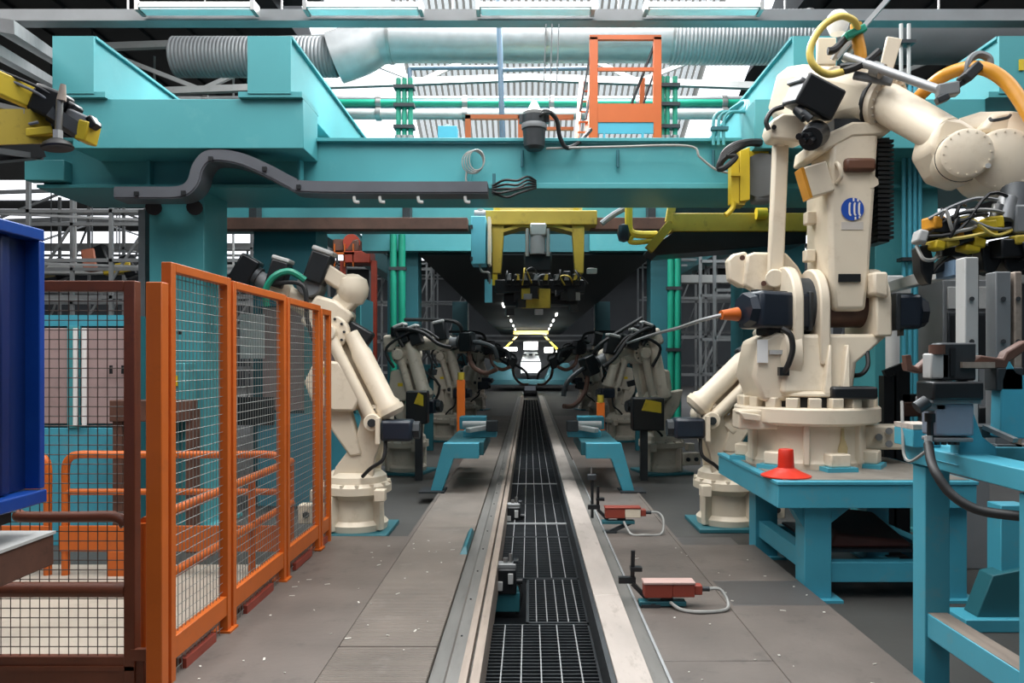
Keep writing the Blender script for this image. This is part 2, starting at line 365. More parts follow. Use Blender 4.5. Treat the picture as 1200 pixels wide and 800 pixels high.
# cable channel with the row of tube lights
Yl = 8.3
t = thing('lighting_channel', 'long pale steel channel crossing the hall under the row of tube lights', 'channel', P(620, 27, Yl))
za, zb = P(0, 27, Yl).z, P(0, 13, Yl).z
part('channel', M().box((-6.5, Yl-.05, za), (6.5, Yl+.05, zb)), greyP, t)
part('channel_lip', M().box((-6.5, Yl-.09, za-.012), (6.5, Yl+.09, za+.008)), greyP, t)
for px in (150, 330, 530, 725, 920, 1100):
    part('hanger_rod', M().cyl(P(px, 14, Yl), (P(px, 14, Yl).x, Yl, ZC), .012, n=6), steel, t)
tubeE = mat('white_light_diffuser', 'f4f6f6', .4, var=.02)
names = ['leftmost of the four tube lights, above the teal beam ends', 'second tube light from the left, above the silver duct',
         'third tube light from the left, near the middle of the row', 'fourth tube light from the left, above the orange gate']
for i, (pa, pb) in enumerate(((166, 297), (361, 492), (563, 692), (757, 890))):
    c = P((pa+pb)/2, 10, Yl-.2); hl = (pb-pa)/2/F*Yl
    if i == 0:
        t0 = thing('tube_light', names[0], 'light fitting', c, group='tube lights along the ceiling channel', local=True)
        part('housing', M().loft([[(-hl, -.05, .05), (-hl, .05, .05), (-hl, .085, -.02), (-hl, -.085, -.02)], [(hl, -.05, .05), (hl, .05, .05), (hl, .085, -.02), (hl, -.085, -.02)]]), white, t0)
        part('diffuser', M().box((-hl+.03, -.075, -.045), (hl-.03, .075, -.02)), tubeE, t0, bevel=.01)
        for s_ in (-1, 1): part('end_cap', M().box((s_*hl-.02, -.088, -.05), (s_*hl+.02, .088, .055)), steel, t0)
        for s_ in (-.7, .7): part('bracket', M().beam((s_*hl, 0, .05), (s_*hl, .2, .075), .04, .015), steel, t0)
    else:
        o = copy_tree(t0); o.location = c; o['label'] = names[i]

# raking beams of the roof upper left
for k, (a, b, wd, lab) in enumerate(((P(5, 30, 6.5), P(82, 80, 11), .14, 'grey raking roof beam at upper left nearest the teal beam end'),
        (P(-40, 40, 6), P(75, 105, 11), .12, 'second grey raking roof beam at upper left'),
        (P(-60, 70, 6), P(40, 112, 10), .2, 'pale thick raking roof beam at upper left by the yellow gripper'))):
    one('roof_beam', lab, 'beam', M().beam(a, b, wd, wd*.8), galv)

# ------------------------------------------------------------------ teal gantry over the line
g = thing('gantry', 'teal box section gantry bridging the line in the foreground', 'gantry', (0, 7.9, FZ))
for s_ in (-1, 1):
    xa, xb = (-3.79, -3.24) if s_ < 0 else (3.45, 4.08)
    c = part('column', M().box((xa, 7.66, FZ), (xb, 8.25, 3.28)), teal, g, bevel=.008)
    part('base_plate', M().box((xa-.12, 7.55, FZ), (xb+.12, 8.37, FZ+.03)), teal, c)
part('main_beam', M().box((-4.83, 7.64, 3.30), (4.9, 8.5, 3.73)), teal, g, bevel=.006)
part('top_flange', M().box((-4.85, 7.58, 3.73), (4.92, 8.55, 3.765)), teal, g, bevel=.004)
part('bottom_flange', M().box((-4.85, 7.56, 3.265), (4.92, 8.55, 3.30)), teal, g, bevel=.004)
for s_ in (-1, 1):
    X = lambda x: x*s_
    xs = sorted((X(-4.25), X(-2.1)))
    part('outrigger_box', M().box((xs[0], 7.15, 3.54), (xs[1], 7.63, 4.0)), teal, g, bevel=.006)
    for x in (-3.75, -3.22): part('stiffener', M().box((X(x)-.015, 7.56, 3.30), (X(x)+.015, 7.64, 3.54)), teal, g)
part('end_box', M().box((P(36,200,7.6).x, 7.5, P(0,214,7.6).z), (P(82,0,7.6).x, 7.64, P(0,190,7.6).z)), teal, g, bevel=.01)
for px in (612, 724, 836): part('pin', M().cyl(P(px, 176, 7.6), P(px, 196, 7.6), .018, n=8), tealD, g)
part('lower_lip', M().box((-1.45, 7.5, 3.245), (3.1, 7.58, 3.30)), teal, g, bevel=.004)
def runway(x0, x1, label, Y1):
    t = thing('runway_beam', label, 'beam', ((x0+x1)/2, 7.1, 4.05))
    part('web', M().box((x0, 7.12, 4.05), (x1, Y1, 4.545)), teal, t, bevel=.006)
    part('end_plate', M().box((x0-.02, 7.09, 4.03), (x1+.02, 7.12, 4.56)), teal, t)
    part('foot_flange', M().box((x0-.11, 7.1, 4.0), (x1+.12, 7.66, 4.05)), teal, t)
    part('top_flange', M().box((x0-.03, 7.12, 4.545), (x1+.03, Y1, 4.57)), teal, t)
    return t
runway(-4.38, -4.04, 'leftmost teal runway beam receding from the gantry top behind the yellow gripper', 26)
runway(-2.58, -2.22, 'teal runway beam receding from the gantry top left of the orange gate', 26)
runway(2.46, 2.82, 'teal runway beam receding above the gantry behind the big cream robot head', 26)
t = runway(4.36, 4.74, 'rightmost teal runway beam receding above the gantry near the amber hose', 26)
part('warning_plate', M().box((4.52, 7.075, 4.24), (4.56, 7.092, 4.34)), yellow, t)

# second and third gantries further down the line
Y2 = 10.2
t = thing('gantry', 'second teal gantry behind the first with a rusty brown runner rail', 'gantry', (0, Y2, FZ))
part('cross_beam', M().box((-4.4, Y2, 3.36), (4.4, Y2+.7, 3.72)), teal, t, bevel=.006)
for xa, xb in ((-4.2, -.80), (.80, 4.2)): part('runner_rail', M().box((xa, Y2-.25, 3.27), (xb, Y2-.05, 3.42)), brown, t, bevel=.004)
for x in (-3.6, -1.6, 1.6, 3.6): part('rail_hanger', M().box((x-.05, Y2-.2, 3.42), (x+.05, Y2+.02, 3.6)), darkS, t)
for xa, xb in ((-3.70, -2.86), (2.86, 3.70)): part('column', M().box((xa, Y2+.1, FZ), (xb, Y2+.7, 3.36)), tealD, t, bevel=.008)  # columns' shade is put into the darker teal, the beam keeps the lit one
Y3 = 13.0
t = thing('gantry', 'third teal gantry at the mouth of the dark tunnel over the line', 'gantry', (0, Y3, FZ))
part('cross_beam', M().box((P(427,0,Y3).x, Y3-.2, P(0,296,Y3).z), (P(560,0,Y3).x, Y3+.1, P(0,272,Y3).z)), teal, t, bevel=.006)
part('cross_beam', M().box((P(690,0,Y3).x, Y3-.2, P(0,296,Y3).z), (P(815,0,Y3).x, Y3+.1, P(0,272,Y3).z)), teal, t, bevel=.006)
part('cross_beam', M().box((P(560,0,Y3).x, Y3-.1, P(0,296,Y3).z), (P(690,0,Y3).x, Y3+.1, P(0,272,Y3).z)), tealD, t)
for xa, xb in ((-2.40, -1.88), (2.06, 2.58)):
    part('column', M().box((xa, Y3, FZ), (xb, Y3+.45, 3.42)), tealD, t, bevel=.008)
    part('column', M().box((xa, 24, FZ), (xb-.05, 24.4, 3.42)), tealD, t)
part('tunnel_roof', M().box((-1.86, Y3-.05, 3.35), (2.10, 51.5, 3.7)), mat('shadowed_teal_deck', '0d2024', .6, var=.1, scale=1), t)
def riser(pxs, Y, pya, pyb, r, mt, label, cat='pipe'):
    a = P(pxs[0], pyb, Y); t = thing('riser_pipes', label, cat, a)
    for px in pxs: part('pipe', M().cyl(P(px, pyb, Y), P(px, pya, Y), r, n=10), mt, t)
    for py in (pya+(pyb-pya)*.15, pya+(pyb-pya)*.45, pya+(pyb-pya)*.8):
        part('pipe_clamp', M().box(P(pxs[0]-5, py+2, Y)-V(0, .06, 0), P(pxs[-1]+5, py-2, Y)+V(0, .06, 0)), darkS, t)
    for px in pxs: part('fitting', M().cyl(P(px, pyb, Y), P(px, pyb-5, Y), r*1.5, n=10), steel, t)
riser((461, 471), 12.7, 275, 541, .06, greenP, 'green riser pipes on the left tunnel column')
riser((786, 794), 12.7, 302, 541, .055, greenP, 'green riser pipes on the right tunnel column')
riser((467, 474, 481), 8.35, 92, 164, .027, greenP, 'green riser pipes standing on the gantry left of the hoist')
riser((776, 782, 791), 8.35, 90, 164, .027, greenP, 'green riser pipes standing on the gantry right of the orange gate')
riser((1056, 1065), 7.53, 28, 180, .018, paleS, 'pair of pale conduits rising above the right gantry column')
riser((1059, 1066, 1072, 1078), 7.5, 95, 560, .02, tealB, 'bundle of thin teal riser pipes on the right gantry column')
t = thing('conduit_loops', 'teal conduit loops rising beside the runway beam left of the big robot', 'pipe', P(850, 170, 7.4))
for k in range(3):
    dx = k*6
    part('conduit', M().tube([P(836+dx, 170, 7.45), P(836+dx, 146, 7.45), P(838+dx, 136, 7.45), P(846+dx, 131, 7.45), P(866+dx, 131, 7.5), P(873+dx*.5, 126, 7.7), P(872+dx*.3, 118, 8.4), P(856+dx*.3, 128, 9.0)], .016, 8), teal, t)
part('conduit_clip', M().box(P(834, 152, 7.42), P(852, 150, 7.48)), tealD, t)
# white body and lamps at the far end
Yb = 45
t = thing('car_body', 'small bright white car body at the far end of the line', 'car body', P(622, 438, Yb))
m = M(); a, b_ = P(610, 438, Yb), P(634, 412, Yb); xc = (a.x+b_.x)/2; hw = (b_.x-a.x)/2
bodyW = mat('bright_white_body', 'f2f3f3', .3, var=.02)
part('lower_body', M().loft([[(xc-hw, Yb, a.z), (xc+hw, Yb, a.z), (xc+hw, Yb, a.z+.72), (xc-hw, Yb, a.z+.72)], [(xc-hw, Yb+3.4, a.z), (xc+hw, Yb+3.4, a.z), (xc+hw, Yb+3.4, a.z+.72), (xc-hw, Yb+3.4, a.z+.72)]]), bodyW, t, bevel=.08)
part('cabin', M().loft([[(xc-hw*.95, Yb+.2, a.z+.74), (xc+hw*.95, Yb+.2, a.z+.74), (xc+hw*.95, Yb+2.8, a.z+.74), (xc-hw*.95, Yb+2.8, a.z+.74)], [(xc-hw*.65, Yb+.6, b_.z), (xc+hw*.65, Yb+.6, b_.z), (xc+hw*.65, Yb+2.3, b_.z), (xc-hw*.65, Yb+2.3, b_.z)]]), bodyW, t, bevel=.05)
part('waist_gap', M().box((xc-hw*.98, Yb-.02, a.z+.70), (xc+hw*.98, Yb+.1, a.z+.76)), black, t)
for x in (-.35, 0, .35): part('roof_hole', M().box((xc+x-.1, Yb+.25, b_.z-.22), (xc+x+.1, Yb+.5, b_.z-.12)), black, t)
part('bumper', M().box((xc-hw*.85, Yb-.06, a.z-.1), (xc+hw*.85, Yb+.1, a.z+.06)), black, t)
t = thing('body_carrier', 'teal carrier under the white car body at the far end', 'carrier', (.1, 44, FZ))
part('carrier_deck', M().loft([[(-2.3, 43, .25), (2.5, 43, .25), (2.5, 48, .25), (-2.3, 48, .25)], [(-1.9, 43.3, .5), (2.1, 43.3, .5), (2.1, 47.8, .5), (-1.9, 47.8, .5)]]), tealD, t)
for x in (-1.6, 1.8): part('carrier_block', M().loft([[(x-.9, 43.6, .5), (x+.9, 43.6, .5), (x+.9, 46, .5), (x-.9, 46, .5)], [(x-.4, 44, 1.6), (x+.4, 44, 1.6), (x+.4, 46, 1.6), (x-.4, 46, 1.6)]]), tealD, t)
t = thing('overhead_hoist', 'yellow splayed hoist above the white car body at the far end', 'hoist', (.1, 44, 2.1))
for s_ in (-1, 1): part('hoist_arm', M().beam((.1+s_*1.7, 44, 2.05), (.1+s_*.7, 44, 3.1), .12), yellow, t)
part('crosshead', M().box((-.9, 43.9, 3.1), (1.1, 44.2, 3.3)), yellow, t)
part('centre_block', M().box((-.3, 43.9, 2.2), (.5, 44.3, 2.7)), paleS, t)
lampE = mat('lit_lamp', 'ffffff', .5, var=0.01, emit=('fdfbf2', 5.0))
k = 0
for px0, py0, px1, py1, nn, side in ((590, 358, 607, 393, 7, 'left'), (652, 369, 640, 392, 6, 'right')):
    for i in range(nn):
        f_ = i/(nn-1); q0 = 1/((423-py0)); q1 = 1/((423-py1)); Yq = 1.74*900*(q0+(q1-q0)*f_)
        px = px0+(px1-px0)*((1/(q0+(q1-q0)*f_)-1/q0)/((1/q1)-(1/q0))) if q0 != q1 else px0
        c = P(px, 423-1.74*900/Yq, Yq)
        if Yq < YE:
            o = one('tunnel_lamp', '%s of the %s row of tube lamps on the dark tunnel ceiling' % (('nearest lamp', 'second lamp', 'third lamp', 'fourth lamp', 'fifth lamp', 'sixth lamp', 'seventh lamp')[i], side), 'lamp', M().box(c-V(.03, .55, .02), c+V(.03, .55, .07)), lampE, group='%s row of tunnel lamps' % side)
t = thing('light_frame', 'pale lit crossbar frame above the far end of the line', 'frame', P(620, 402, 44))
for py, x0, x1 in ((394, -3, 3.2), (400, -3, 3.2)): part('crossbar', M().box((x0, 42, P(0, py, 42).z), (x1, 42.3, P(0, py-2, 42).z)), greyP, t)
for a_, b2 in (((590, 411), (606, 407)), ((638, 407), (648, 413))):
    q = P(*a_, 43); r_ = P(*b2, 43); one('bright_lamp', 'glaring lamp at far end just %s of the hoist' % ('left' if a_[0] < 620 else 'right'), 'lamp', M().box((q.x, 43, min(q.z, r_.z)), (r_.x, 43.1, max(q.z, r_.z))), lampE)
for px, py in ((655, 414), (589, 416)):
    q = P(px, py, 40); one('round_lamp', 'round glaring floodlight %s of the far car body' % ('right' if px > 620 else 'left'), 'lamp', M().lathe([(.0, -.1), (.16, -.05), (.2, .05), (.0, .12)], q, (0, -1, 0), 14), lampE)

# ------------------------------------------------------------------ fences and guard rails, left
def mesh_wires(m, o, u, v, nu, nv, r):
    """square wire mesh spanned from corner o by u and v"""
    o, u, v = Vector(o), Vector(u), Vector(v)
    for i in range(1, nu): m.wire(o+u*i/nu, o+u*i/nu+v, r)
    for j in range(1, nv): m.wire(o+v*j/nv, o+v*j/nv+u, r)
    return m
XF = -1.76
wireS = mat('grey_mesh_wire', '7d807c', .45, .3, var=.1)
wireD = mat('brown_mesh_wire', '4a3b34', .5, var=.1)
def fence_panel(y0, y1, ztop, label):
    t = thing('wire_fence', label, 'fence panel', (XF, (y0+y1)/2, 0), group=None)
    sw = .05
    for y in (y0, y1-sw): part('stile', M().box((XF-.02, y, -.02), (XF+.03, y+sw, ztop)), orange, t, bevel=.003)
    part('top_rail', M().box((XF-.02, y0+sw, ztop-.045), (XF+.03, y1-sw, ztop)), orange, t, bevel=.003)
    part('bottom_rail', M().box((XF-.02, y0+sw, .10), (XF+.025, y1-sw, .21)), orange, t, bevel=.003)
    for fa, fb in ((.25, .75),): part('foot_slot', M().box((XF-.01, y0+(y1-y0)*fa, .0), (XF+.02, y0+(y1-y0)*fb, .05)), redB, t)
    ny = max(4, round((y1-y0)/.05)); nz = 40
    part('wire_mesh', mesh_wires(M(), (XF, y0+sw, -.02), (0, y1-y0-2*sw, 0), (0, 0, ztop), ny, nz, .0022), wireS, t, kind='stuff')
    return t
fy = [3.68, 4.46, 5.48, 6.38, 6.72]
labs = ['orange fence panel with grey wire mesh nearest the camera, beside the corner post', 'second orange fence panel from the corner post', 'third orange fence panel from the corner post', 'last narrow orange fence panel beside the left cream robot']
zt = [2.04, 2.03, 2.02, 2.0]
for a, b, l, z in zip(fy, fy[1:], labs, zt): fence_panel(a+.035, b-.0, z, l)
for y, z, l in ((3.62, 1.93, 'thick orange corner post of the fence, nearest the camera'), (4.46, 2.0, 'orange fence post between the first and second mesh panels'),
                (5.48, 2.0, 'orange fence post between the second and third mesh panels'), (6.38, 2.0, 'orange fence post between the third and last mesh panels')):
    wd = .075 if y < 4 else .04
    t = thing('fence_post', l, 'post', (XF, y, 0))
    part('post', M().box((XF-.03, y-.035, -.02), (XF+wd-.03, y+.035, z)), orange, t, bevel=.004)
    part('foot_plate', M().box((XF-.06, y-.06, 0), (XF+.05, y+.06, .012)), orange, t)
YG = 3.75
t = thing('wire_fence', 'shade-darkened orange mesh panel crossing the foreground at lower left', 'fence panel', (-2.5, YG, -.05))
part('stile', M().box((-1.965, YG-.03, -.1), (-1.91, YG+.03, 1.95)), orangeD, t, bevel=.004)
part('stile', M().box((-3.3, YG-.03, -.1), (-3.24, YG+.03, 1.95)), orangeD, t, bevel=.004)
part('top_rail', M().box((-3.24, YG-.03, 1.90), (-1.965, YG+.03, 1.95)), orangeD, t, bevel=.004)
part('tube_rail', M().tube([(-2.52, YG+.05, .80), (-2.47, YG, .80), (-2.2, YG, .80), (-2.02, YG, .80), (-1.97, YG, .76)], .027, 10), orangeD, t)
part('tube_rail', M().cyl((-3.24, YG, .445), (-1.965, YG, .445), .038, n=12), orangeD, t)
part('kick_plate', M().box((-3.24, YG-.02, -.1), (-1.87, YG+.02, .125)), orangeD, t, bevel=.004)
part('plate_rib', M().box((-3.24, YG-.03, .06), (-1.91, YG-.02, .08)), orangeD, t)
part('wire_mesh', mesh_wires(M(), (-3.24, YG, .12), (1.275, 0, 0), (0, 0, 1.78), 27, 38, .0026), wireD, t, kind='stuff')
part('latch', M().box((-1.93, YG-.035, .11), (-1.80, YG-.005, .165)), orangeD, t)

def rail_set(x0, x1, Y, label, box=True):
    t = thing('guard_rail', label, 'railing', ((x0+x1)/2, Y, FZ)); r = .03
    part('hoop', M().tube([(x0, Y, FZ), (x0, Y, .5), (x0, Y, .72), (x0+.03, Y, .80), (x0+.11, Y, .83), (x0+.4, Y, .83), (x1-.4, Y, .83), (x1-.11, Y, .83), (x1-.03, Y, .80), (x1, Y, .72), (x1, Y, .5), (x1, Y, FZ)], r, 10, k=4), orange, t)
    part('middle_rail', M().cyl((x0, Y, .54), (x1, Y, .54), r*.85, n=10), orange, t)
    part('kick_plate', M().box((x0-.03, Y-.035, .08), (x1+.03, Y-.01, .28)), orange, t, bevel=.004)
    if box: part('foot_box', M().box((x0+.35, Y-.045, FZ), (x0+.62, Y, .085)), orange, t, bevel=.004)
    return t
rail_set(-3.62, -1.92, 6.0, 'orange guard rail with kick plate seen through the mesh, across the bay')
rail_set(-5.4, -3.76, 6.0, 'orange guard rail at the left frame edge behind the blue container', False)
t = thing('guard_rail', 'orange two tube rail running along the inside of the fence', 'railing', (-1.97, 5, FZ))
for z in (.74, .40): part('tube', M().cyl((-1.95, 3.9, z), (-1.95, 6.3, z), .03, n=10), orange, t)
for y in (3.9, 5.4, 6.3): part('post', M().cyl((-1.95, y, FZ), (-1.95, y, .74), .025, n=10), orange, t)
one('steel_beam', 'dark rusty steel beam lying on the floor along the fence foot', 'beam', M().box((-2.02, 4.1, FZ), (-1.86, 6.6, -.02)), brown, bevel=.01)

# blue container on its grey beam
xb = -2.03
t = thing('container', 'tall blue steel container at the left frame edge', 'container', (-2.4, 2.6, .95))
y0, y1, z0, z1 = 1.9, 3.22, .97, 2.11
part('shell', M().box((xb-.75, y0, z0+.06), (xb-.06, y1-.02, z1-.04)), blueD, t)
part('top_flange', M().box((xb-.78, y0, z1-.05), (xb, y1, z1)), blue, t, bevel=.006)
part('corner_post', M().box((xb-.08, y1-.035, z0+.06), (xb, y1, z1-.05)), blue, t, bevel=.004)
part('bottom_flange', M().box((xb-.78, y0, z0), (xb+.01, y1, z0+.055)), blue, t, bevel=.006)
for y in (2.2, 2.62, 3.0): part('side_rib', M().box((xb-.065, y, z0+.06), (xb-.035, y+.06, z1-.05)), blueD, t, bevel=.01)
part('plug', M().cyl((xb-.06, 2.97, 1.17), (xb-.03, 2.97, 1.17), .012, n=10), white, t)
part('rest_block', M().box((xb-.3, 2.0, .843), (xb-.06, 2.15, z0)), black, t)
part('caster_fork', M().box((xb-.25, 2.98, z0-.06), (xb-.06, 3.10, z0)), black, t)
part('caster_wheel', M().cyl((xb-.2, 3.04, .897), (xb-.1, 3.04, .897), .054, n=18), rubber, t)
t = thing('steel_beam', 'grey brown steel beam carrying the blue container at left', 'beam', (-2.3, 2.5, .6))
part('beam', M().box((xb-.4, 1.8, .70), (xb+.02, 3.25, .83)), brown, t, bevel=.006)
part('beam_top', M().box((xb-.4, 1.8, .83), (xb+.025, 3.255, .842)), paleS, t)
part('leg', M().box((xb-.4, 2.0, FZ), (xb-.3, 2.1, .70)), brown, t)
part('leg', M().box((xb-.4, 3.1, FZ), (xb-.3, 3.2, .70)), brown, t)

# machine enclosures behind the fence
def enclosure(x0, x1, Y, zt, label, panels, cat='cabinet'):
    t = thing('machine_cabinet', label, cat, ((x0+x1)/2, Y+.3, FZ))
    part('body', M().box((x0, Y+.03, FZ), (x1, Y+.7, zt)), tealD, t)
    part('top_band', M().box((x0, Y, zt-.1), (x1, Y+.03, zt)), tealB, t)
    part('base_panel', M().box((x0, Y, FZ), (x1, Y+.03, .95)), tealB, t, bevel=.004)
    n = panels; wd = (x1-x0)/n
    for i in range(n):
        part('door', M().box((x0+i*wd+.06, Y, .99), (x0+(i+1)*wd-.06, Y+.035, zt-.12)), pink, t, bevel=.006)
        part('door_frame', M().box((x0+(i+1)*wd-.055, Y-.015, .95), (x0+(i+1)*wd+.055 if i < n-1 else x1, Y+.03, zt-.1)), teal, t, bevel=.004)
    return t
t = enclosure(-5.2, -3.62, 7.0, 1.98, 'teal machine cabinet with dusty pink doors behind the mesh at left', 3)
for x in (-4.13, -4.05): part('strip_light', M().box((x, 6.955, .98), (x+.03, 6.98, 1.86)), white, t)
for px in (128, 142): part('hinge', M().box(P(px, 434, 6.96)-V(0,0,.03), P(px+4, 428, 6.98)), black, t)
t = enclosure(-3.15, -1.95, 8.9, 2.3, 'teal machine cabinet with two pink doors behind the far fence panels', 2)
part('paper_sheet', M().box(P(281, 420, 8.87), P(310, 368, 8.88)), white, t)
part('vent_grille', M().box(P(278, 498, 8.85), P(322, 465, 8.9)), darkS, t)
t = thing('control_box', 'teal control box with yellow sticker mounted before the left gantry column', 'box', P(160, 495, 7.3))
part('box', M().box(P(130, 490, 7.35), P(230, 425, 7.6)), teal, t, bevel=.01)
part('sticker', M().box(P(199, 452, 7.335), P(209, 440, 7.35)), yellow, t)
for px, py in ((135, 430), (135, 460), (211, 390), (200, 467)): part('knob', M().cyl(P(px, py, 7.35), P(px, py, 7.35)-V(0, .03, 0), .018, n=10), black, t)
part('stand', M().box(P(150, 590, 7.4), P(210, 490, 7.55)), tealD, t)
t = thing('cross_bar', 'dark brown crossbar on posts behind the fence before the control box', 'beam', P(180, 480, 6.7))
part('bar', M().box(P(128, 494, 6.7), P(232, 468, 6.85)), brown, t, bevel=.006)
for px in (136, 222): part('post', M().box((P(px, 0, 6.7).x-.04, 6.72, FZ), (P(px, 0, 6.7).x+.04, 6.83, P(0, 480, 6.7).z)), brown, t)
t = thing('steel_post', 'dark narrow steel post beside the left gantry column', 'post', P(167, 420, 7.9))
part('post', M().box((P(162, 0, 7.9).x, 7.9, FZ), (P(170, 0, 7.9).x, 8.0, P(0, 245, 7.9).z)), greyP, t)
part('foot', M().box((P(158, 0, 7.9).x, 7.86, FZ), (P(174, 0, 7.9).x, 8.04, FZ+.02)), greyP, t)

# S shaped cable tray along the gantry
tray = mat('dark_grey_cable_tray', '5b5e64', .42, .2, var=.12, scale=3)
t = thing('cable_tray', 'dark grey S bend cable tray along the front of the gantry', 'cable tray', P(350, 235, 7.3))
def ribbon(pts, k, wd, ht):
    q = smooth_path(pts, k); secs = []
    for i, p in enumerate(q):
        d = (q[min(i+1, len(q)-1)]-q[max(i-1, 0)]).normalized(); nn = V(0, -1, 0); u = nn.cross(d).normalized()
        secs.append([p+V(0, -wd/2, 0)-u*ht/2, p+V(0, wd/2, 0)-u*ht/2, p+V(0, wd/2, 0)+u*ht/2, p+V(0, -wd/2, 0)+u*ht/2])
    return M().loft(secs)
Yt = 7.28
path = [P(x, y, Yt) for x, y in ((142, 229), (180, 229), (217, 228), (232, 218), (238, 200), (248, 188), (265, 186), (290, 191), (318, 203), (345, 217), (362, 222), (450, 223), (572, 223))]
part('tray', ribbon(path, 6, .24, .115), tray, t)
part('tray_lid', ribbon([p+V(0, 0, .0) for p in path], 6, .26, .085), tray, t)
for px, py in ((180, 243), (228, 243)): part('bracket', M().cyl(P(px, py, 7.45), P(px, py, 7.66), .075, n=14), black, t)
for px, py in ((160, 222), (215, 221), (247, 181), (310, 193), (350, 214)): part('lid_clip', M().obox(P(px, py+5, Yt-.135), .02, .012, .02), black, t)
for px in (415, 445, 490, 545): part('hook', M().tube([P(px, 230, Yt-.1), P(px+1, 236, Yt-.1), P(px+6, 237, Yt-.1)], .016, 6), paleS, t)
part('support', M().box(P(350, 216, 7.45), P(356, 190, 7.56)), teal, t)

# hoist motor, cables and coil on the gantry
t = thing('hoist_motor', 'dark grey bucket shaped hoist motor on top of the gantry', 'motor', P(626, 176, 7.4))
a = P(626, 176, 7.42)
part('housing', M().lathe([(.0, 0), (.07, 0), (.10, .03), (.118, .3), (.118, .33), (.0, .335)], a, n=20), darkS, t)
part('band', M().lathe([(.121, .2), (.124, .21), (.124, .24), (.121, .25)], a, n=20), greyP, t)
part('cap', M().lathe([(.10, .335), (.11, .36), (.06, .40), (.03, .47), (.0, .47)], a, n=16), paleS, t)
for s_ in (-1, 1): part('lug', M().obox(a+V(s_*.115, 0, .30), .03, .03, .04), darkS, t)
part('bracket', M().box(a+V(-.05, .05, .05), a+V(.05, .2, .12)), darkS, t)
one('motor_cable', 'black cable drooping from the hoist motor to the orange gate', 'cable', M().tube([P(627, 137, 7.4), P(640, 130, 7.35), (P(652, 140, 7.4)), P(656, 160, 7.45), P(664, 173, 7.5), P(678, 167, 7.6), P(692, 152, 7.9)], .022, 8), rubber)
one('motor_cable', 'thin black loop of cable on top of the hoist motor', 'cable', M().tube([P(630, 140, 7.36), P(636, 133, 7.3), P(646, 133, 7.36), P(652, 140, 7.42)], .014, 7), rubber)
t = thing('cable_coil', 'coil of pale grey cable hanging on the gantry face', 'cable', P(556, 203, 7.5))
for i in range(4):
    cx, cy, rx, ry = 554+i*1.6, 190-i*.9, 12.5-i*1.2, 13.5-i*.5
    part('loop', M().tube([P(cx+rx*math.cos(2*math.pi*j/14+i), cy+ry*math.sin(2*math.pi*j/14+i), 7.5-.02*i) for j in range(15)], .0065, 6, k=3), hoseG, t)
part('tail', M().tube([P(547, 200, 7.5), P(546, 210, 7.5), P(548, 216, 7.5)], .01, 6), hoseG, t)
part('coil_hook', M().box(P(549, 214, 7.56), P(553, 178, 7.62)), teal, t)
t = thing('loose_cables', 'tangle of black cables at the right end of the cable tray', 'cable', P(600, 230, 7.45))
random.seed(5)
for i in range(5):
    part('cable', M().tube([P(577, 218+i*2, 7.45), P(590+random.uniform(-4, 4), 211+i*5, 7.38), P(606, 210+i*4+random.uniform(-3, 3), 7.38), P(618, 207+i*4, 7.42), P(628, 212+i*2, 7.5)], .012, 6), rubber, t)
part('stub_post', M().box(P(577, 228, 7.44), P(581, 205, 7.5)), tealD, t)
# orange access gate with ladder
Yo = 8.2
og = mat('orange_gate_paint', 'bd581f', .42, var=.07, scale=3)
t = thing('access_gate', 'orange access gate with slanting ladder rails on top of the gantry', 'gate', P(730, 165, Yo))
part('post', M().box(P(691, 163, Yo), P(700, 46, Yo+.07)), og, t, bevel=.004)
part('post', M().box(P(766, 163, Yo), P(774, 46, Yo+.07)), og, t, bevel=.004)
part('top_bar', M().box(P(691, 46, Yo), P(774, 43, Yo+.05)), og, t)
part('middle_bar', M().box(P(700, 83, Yo+.02), P(766, 80, Yo+.05)), og, t)
part('kick_panel', M().box(P(700, 143, Yo), P(766, 122, Yo+.02)), og, t)
part('lower_panel', M().box(P(699, 156, Yo+.01), P(766, 144, Yo+.04)), tealB, t)
for px in (708, 753): part('leg', M().box(P(px-1, 166, Yo), P(px+1, 156, Yo+.04)), tealB, t)
for dx in (0, 11):
    part('ladder_rail', M().beam(P(676+dx, 165, Yo+.1), P(682+dx, 92, Yo+.9), .05, .07), og, t)
part('ladder_brace', M().beam(P(680, 130, Yo+.05), P(693, 55, Yo+.05), .022), darkS, t)
part('ladder_brace', M().beam(P(686, 140, Yo+.05), P(700, 70, Yo+.4), .022), darkS, t)
part('stay', M().beam(P(740, 122, Yo+.2), P(767, 52, Yo+.05), .022), darkS, t)
part('stay', M().beam(P(754, 122, Yo+.3), P(770, 75, Yo+.3), .022), darkS, t)
part('back_post', M().beam(P(752, 122, Yo+.9), P(753, 92, Yo+.9), .055), og, t)
for i in range(5): part('rung', M().beam(P(677+i*1.1, 155-i*12, Yo+.1+i*.15), P(688+i*1.1, 155-i*12, Yo+.1+i*.15), .018), og, t)
t = thing('access_rail', 'low orange rail on the gantry left of the hoist motor', 'railing', P(580, 165, 9.0))
part('post', M().box(P(545, 168, 9), P(552, 137, 9.08)), og, t)
part('post', M().box(P(607, 168, 9), P(613, 137, 9.08)), og, t)
part('top_bar', M().box(P(545, 139, 9), P(672, 136, 9.06)), og, t)
part('lower_bar', M().box(P(612, 152, 9), P(672, 150, 9.05)), og, t)
t = thing('blue_pipe', 'slim blue drop pipe and crosspiece in front of the skylight', 'pipe', P(586, 115, 9.6))
blueP = mat('slate_blue_pipe', '5b7488', .4, var=.1)
part('drop_pipe', M().cyl((P(579, 12, 9.6).x, 9.6, 7.9), P(589, 166, 9.6), .035, n=10), blueP, t)
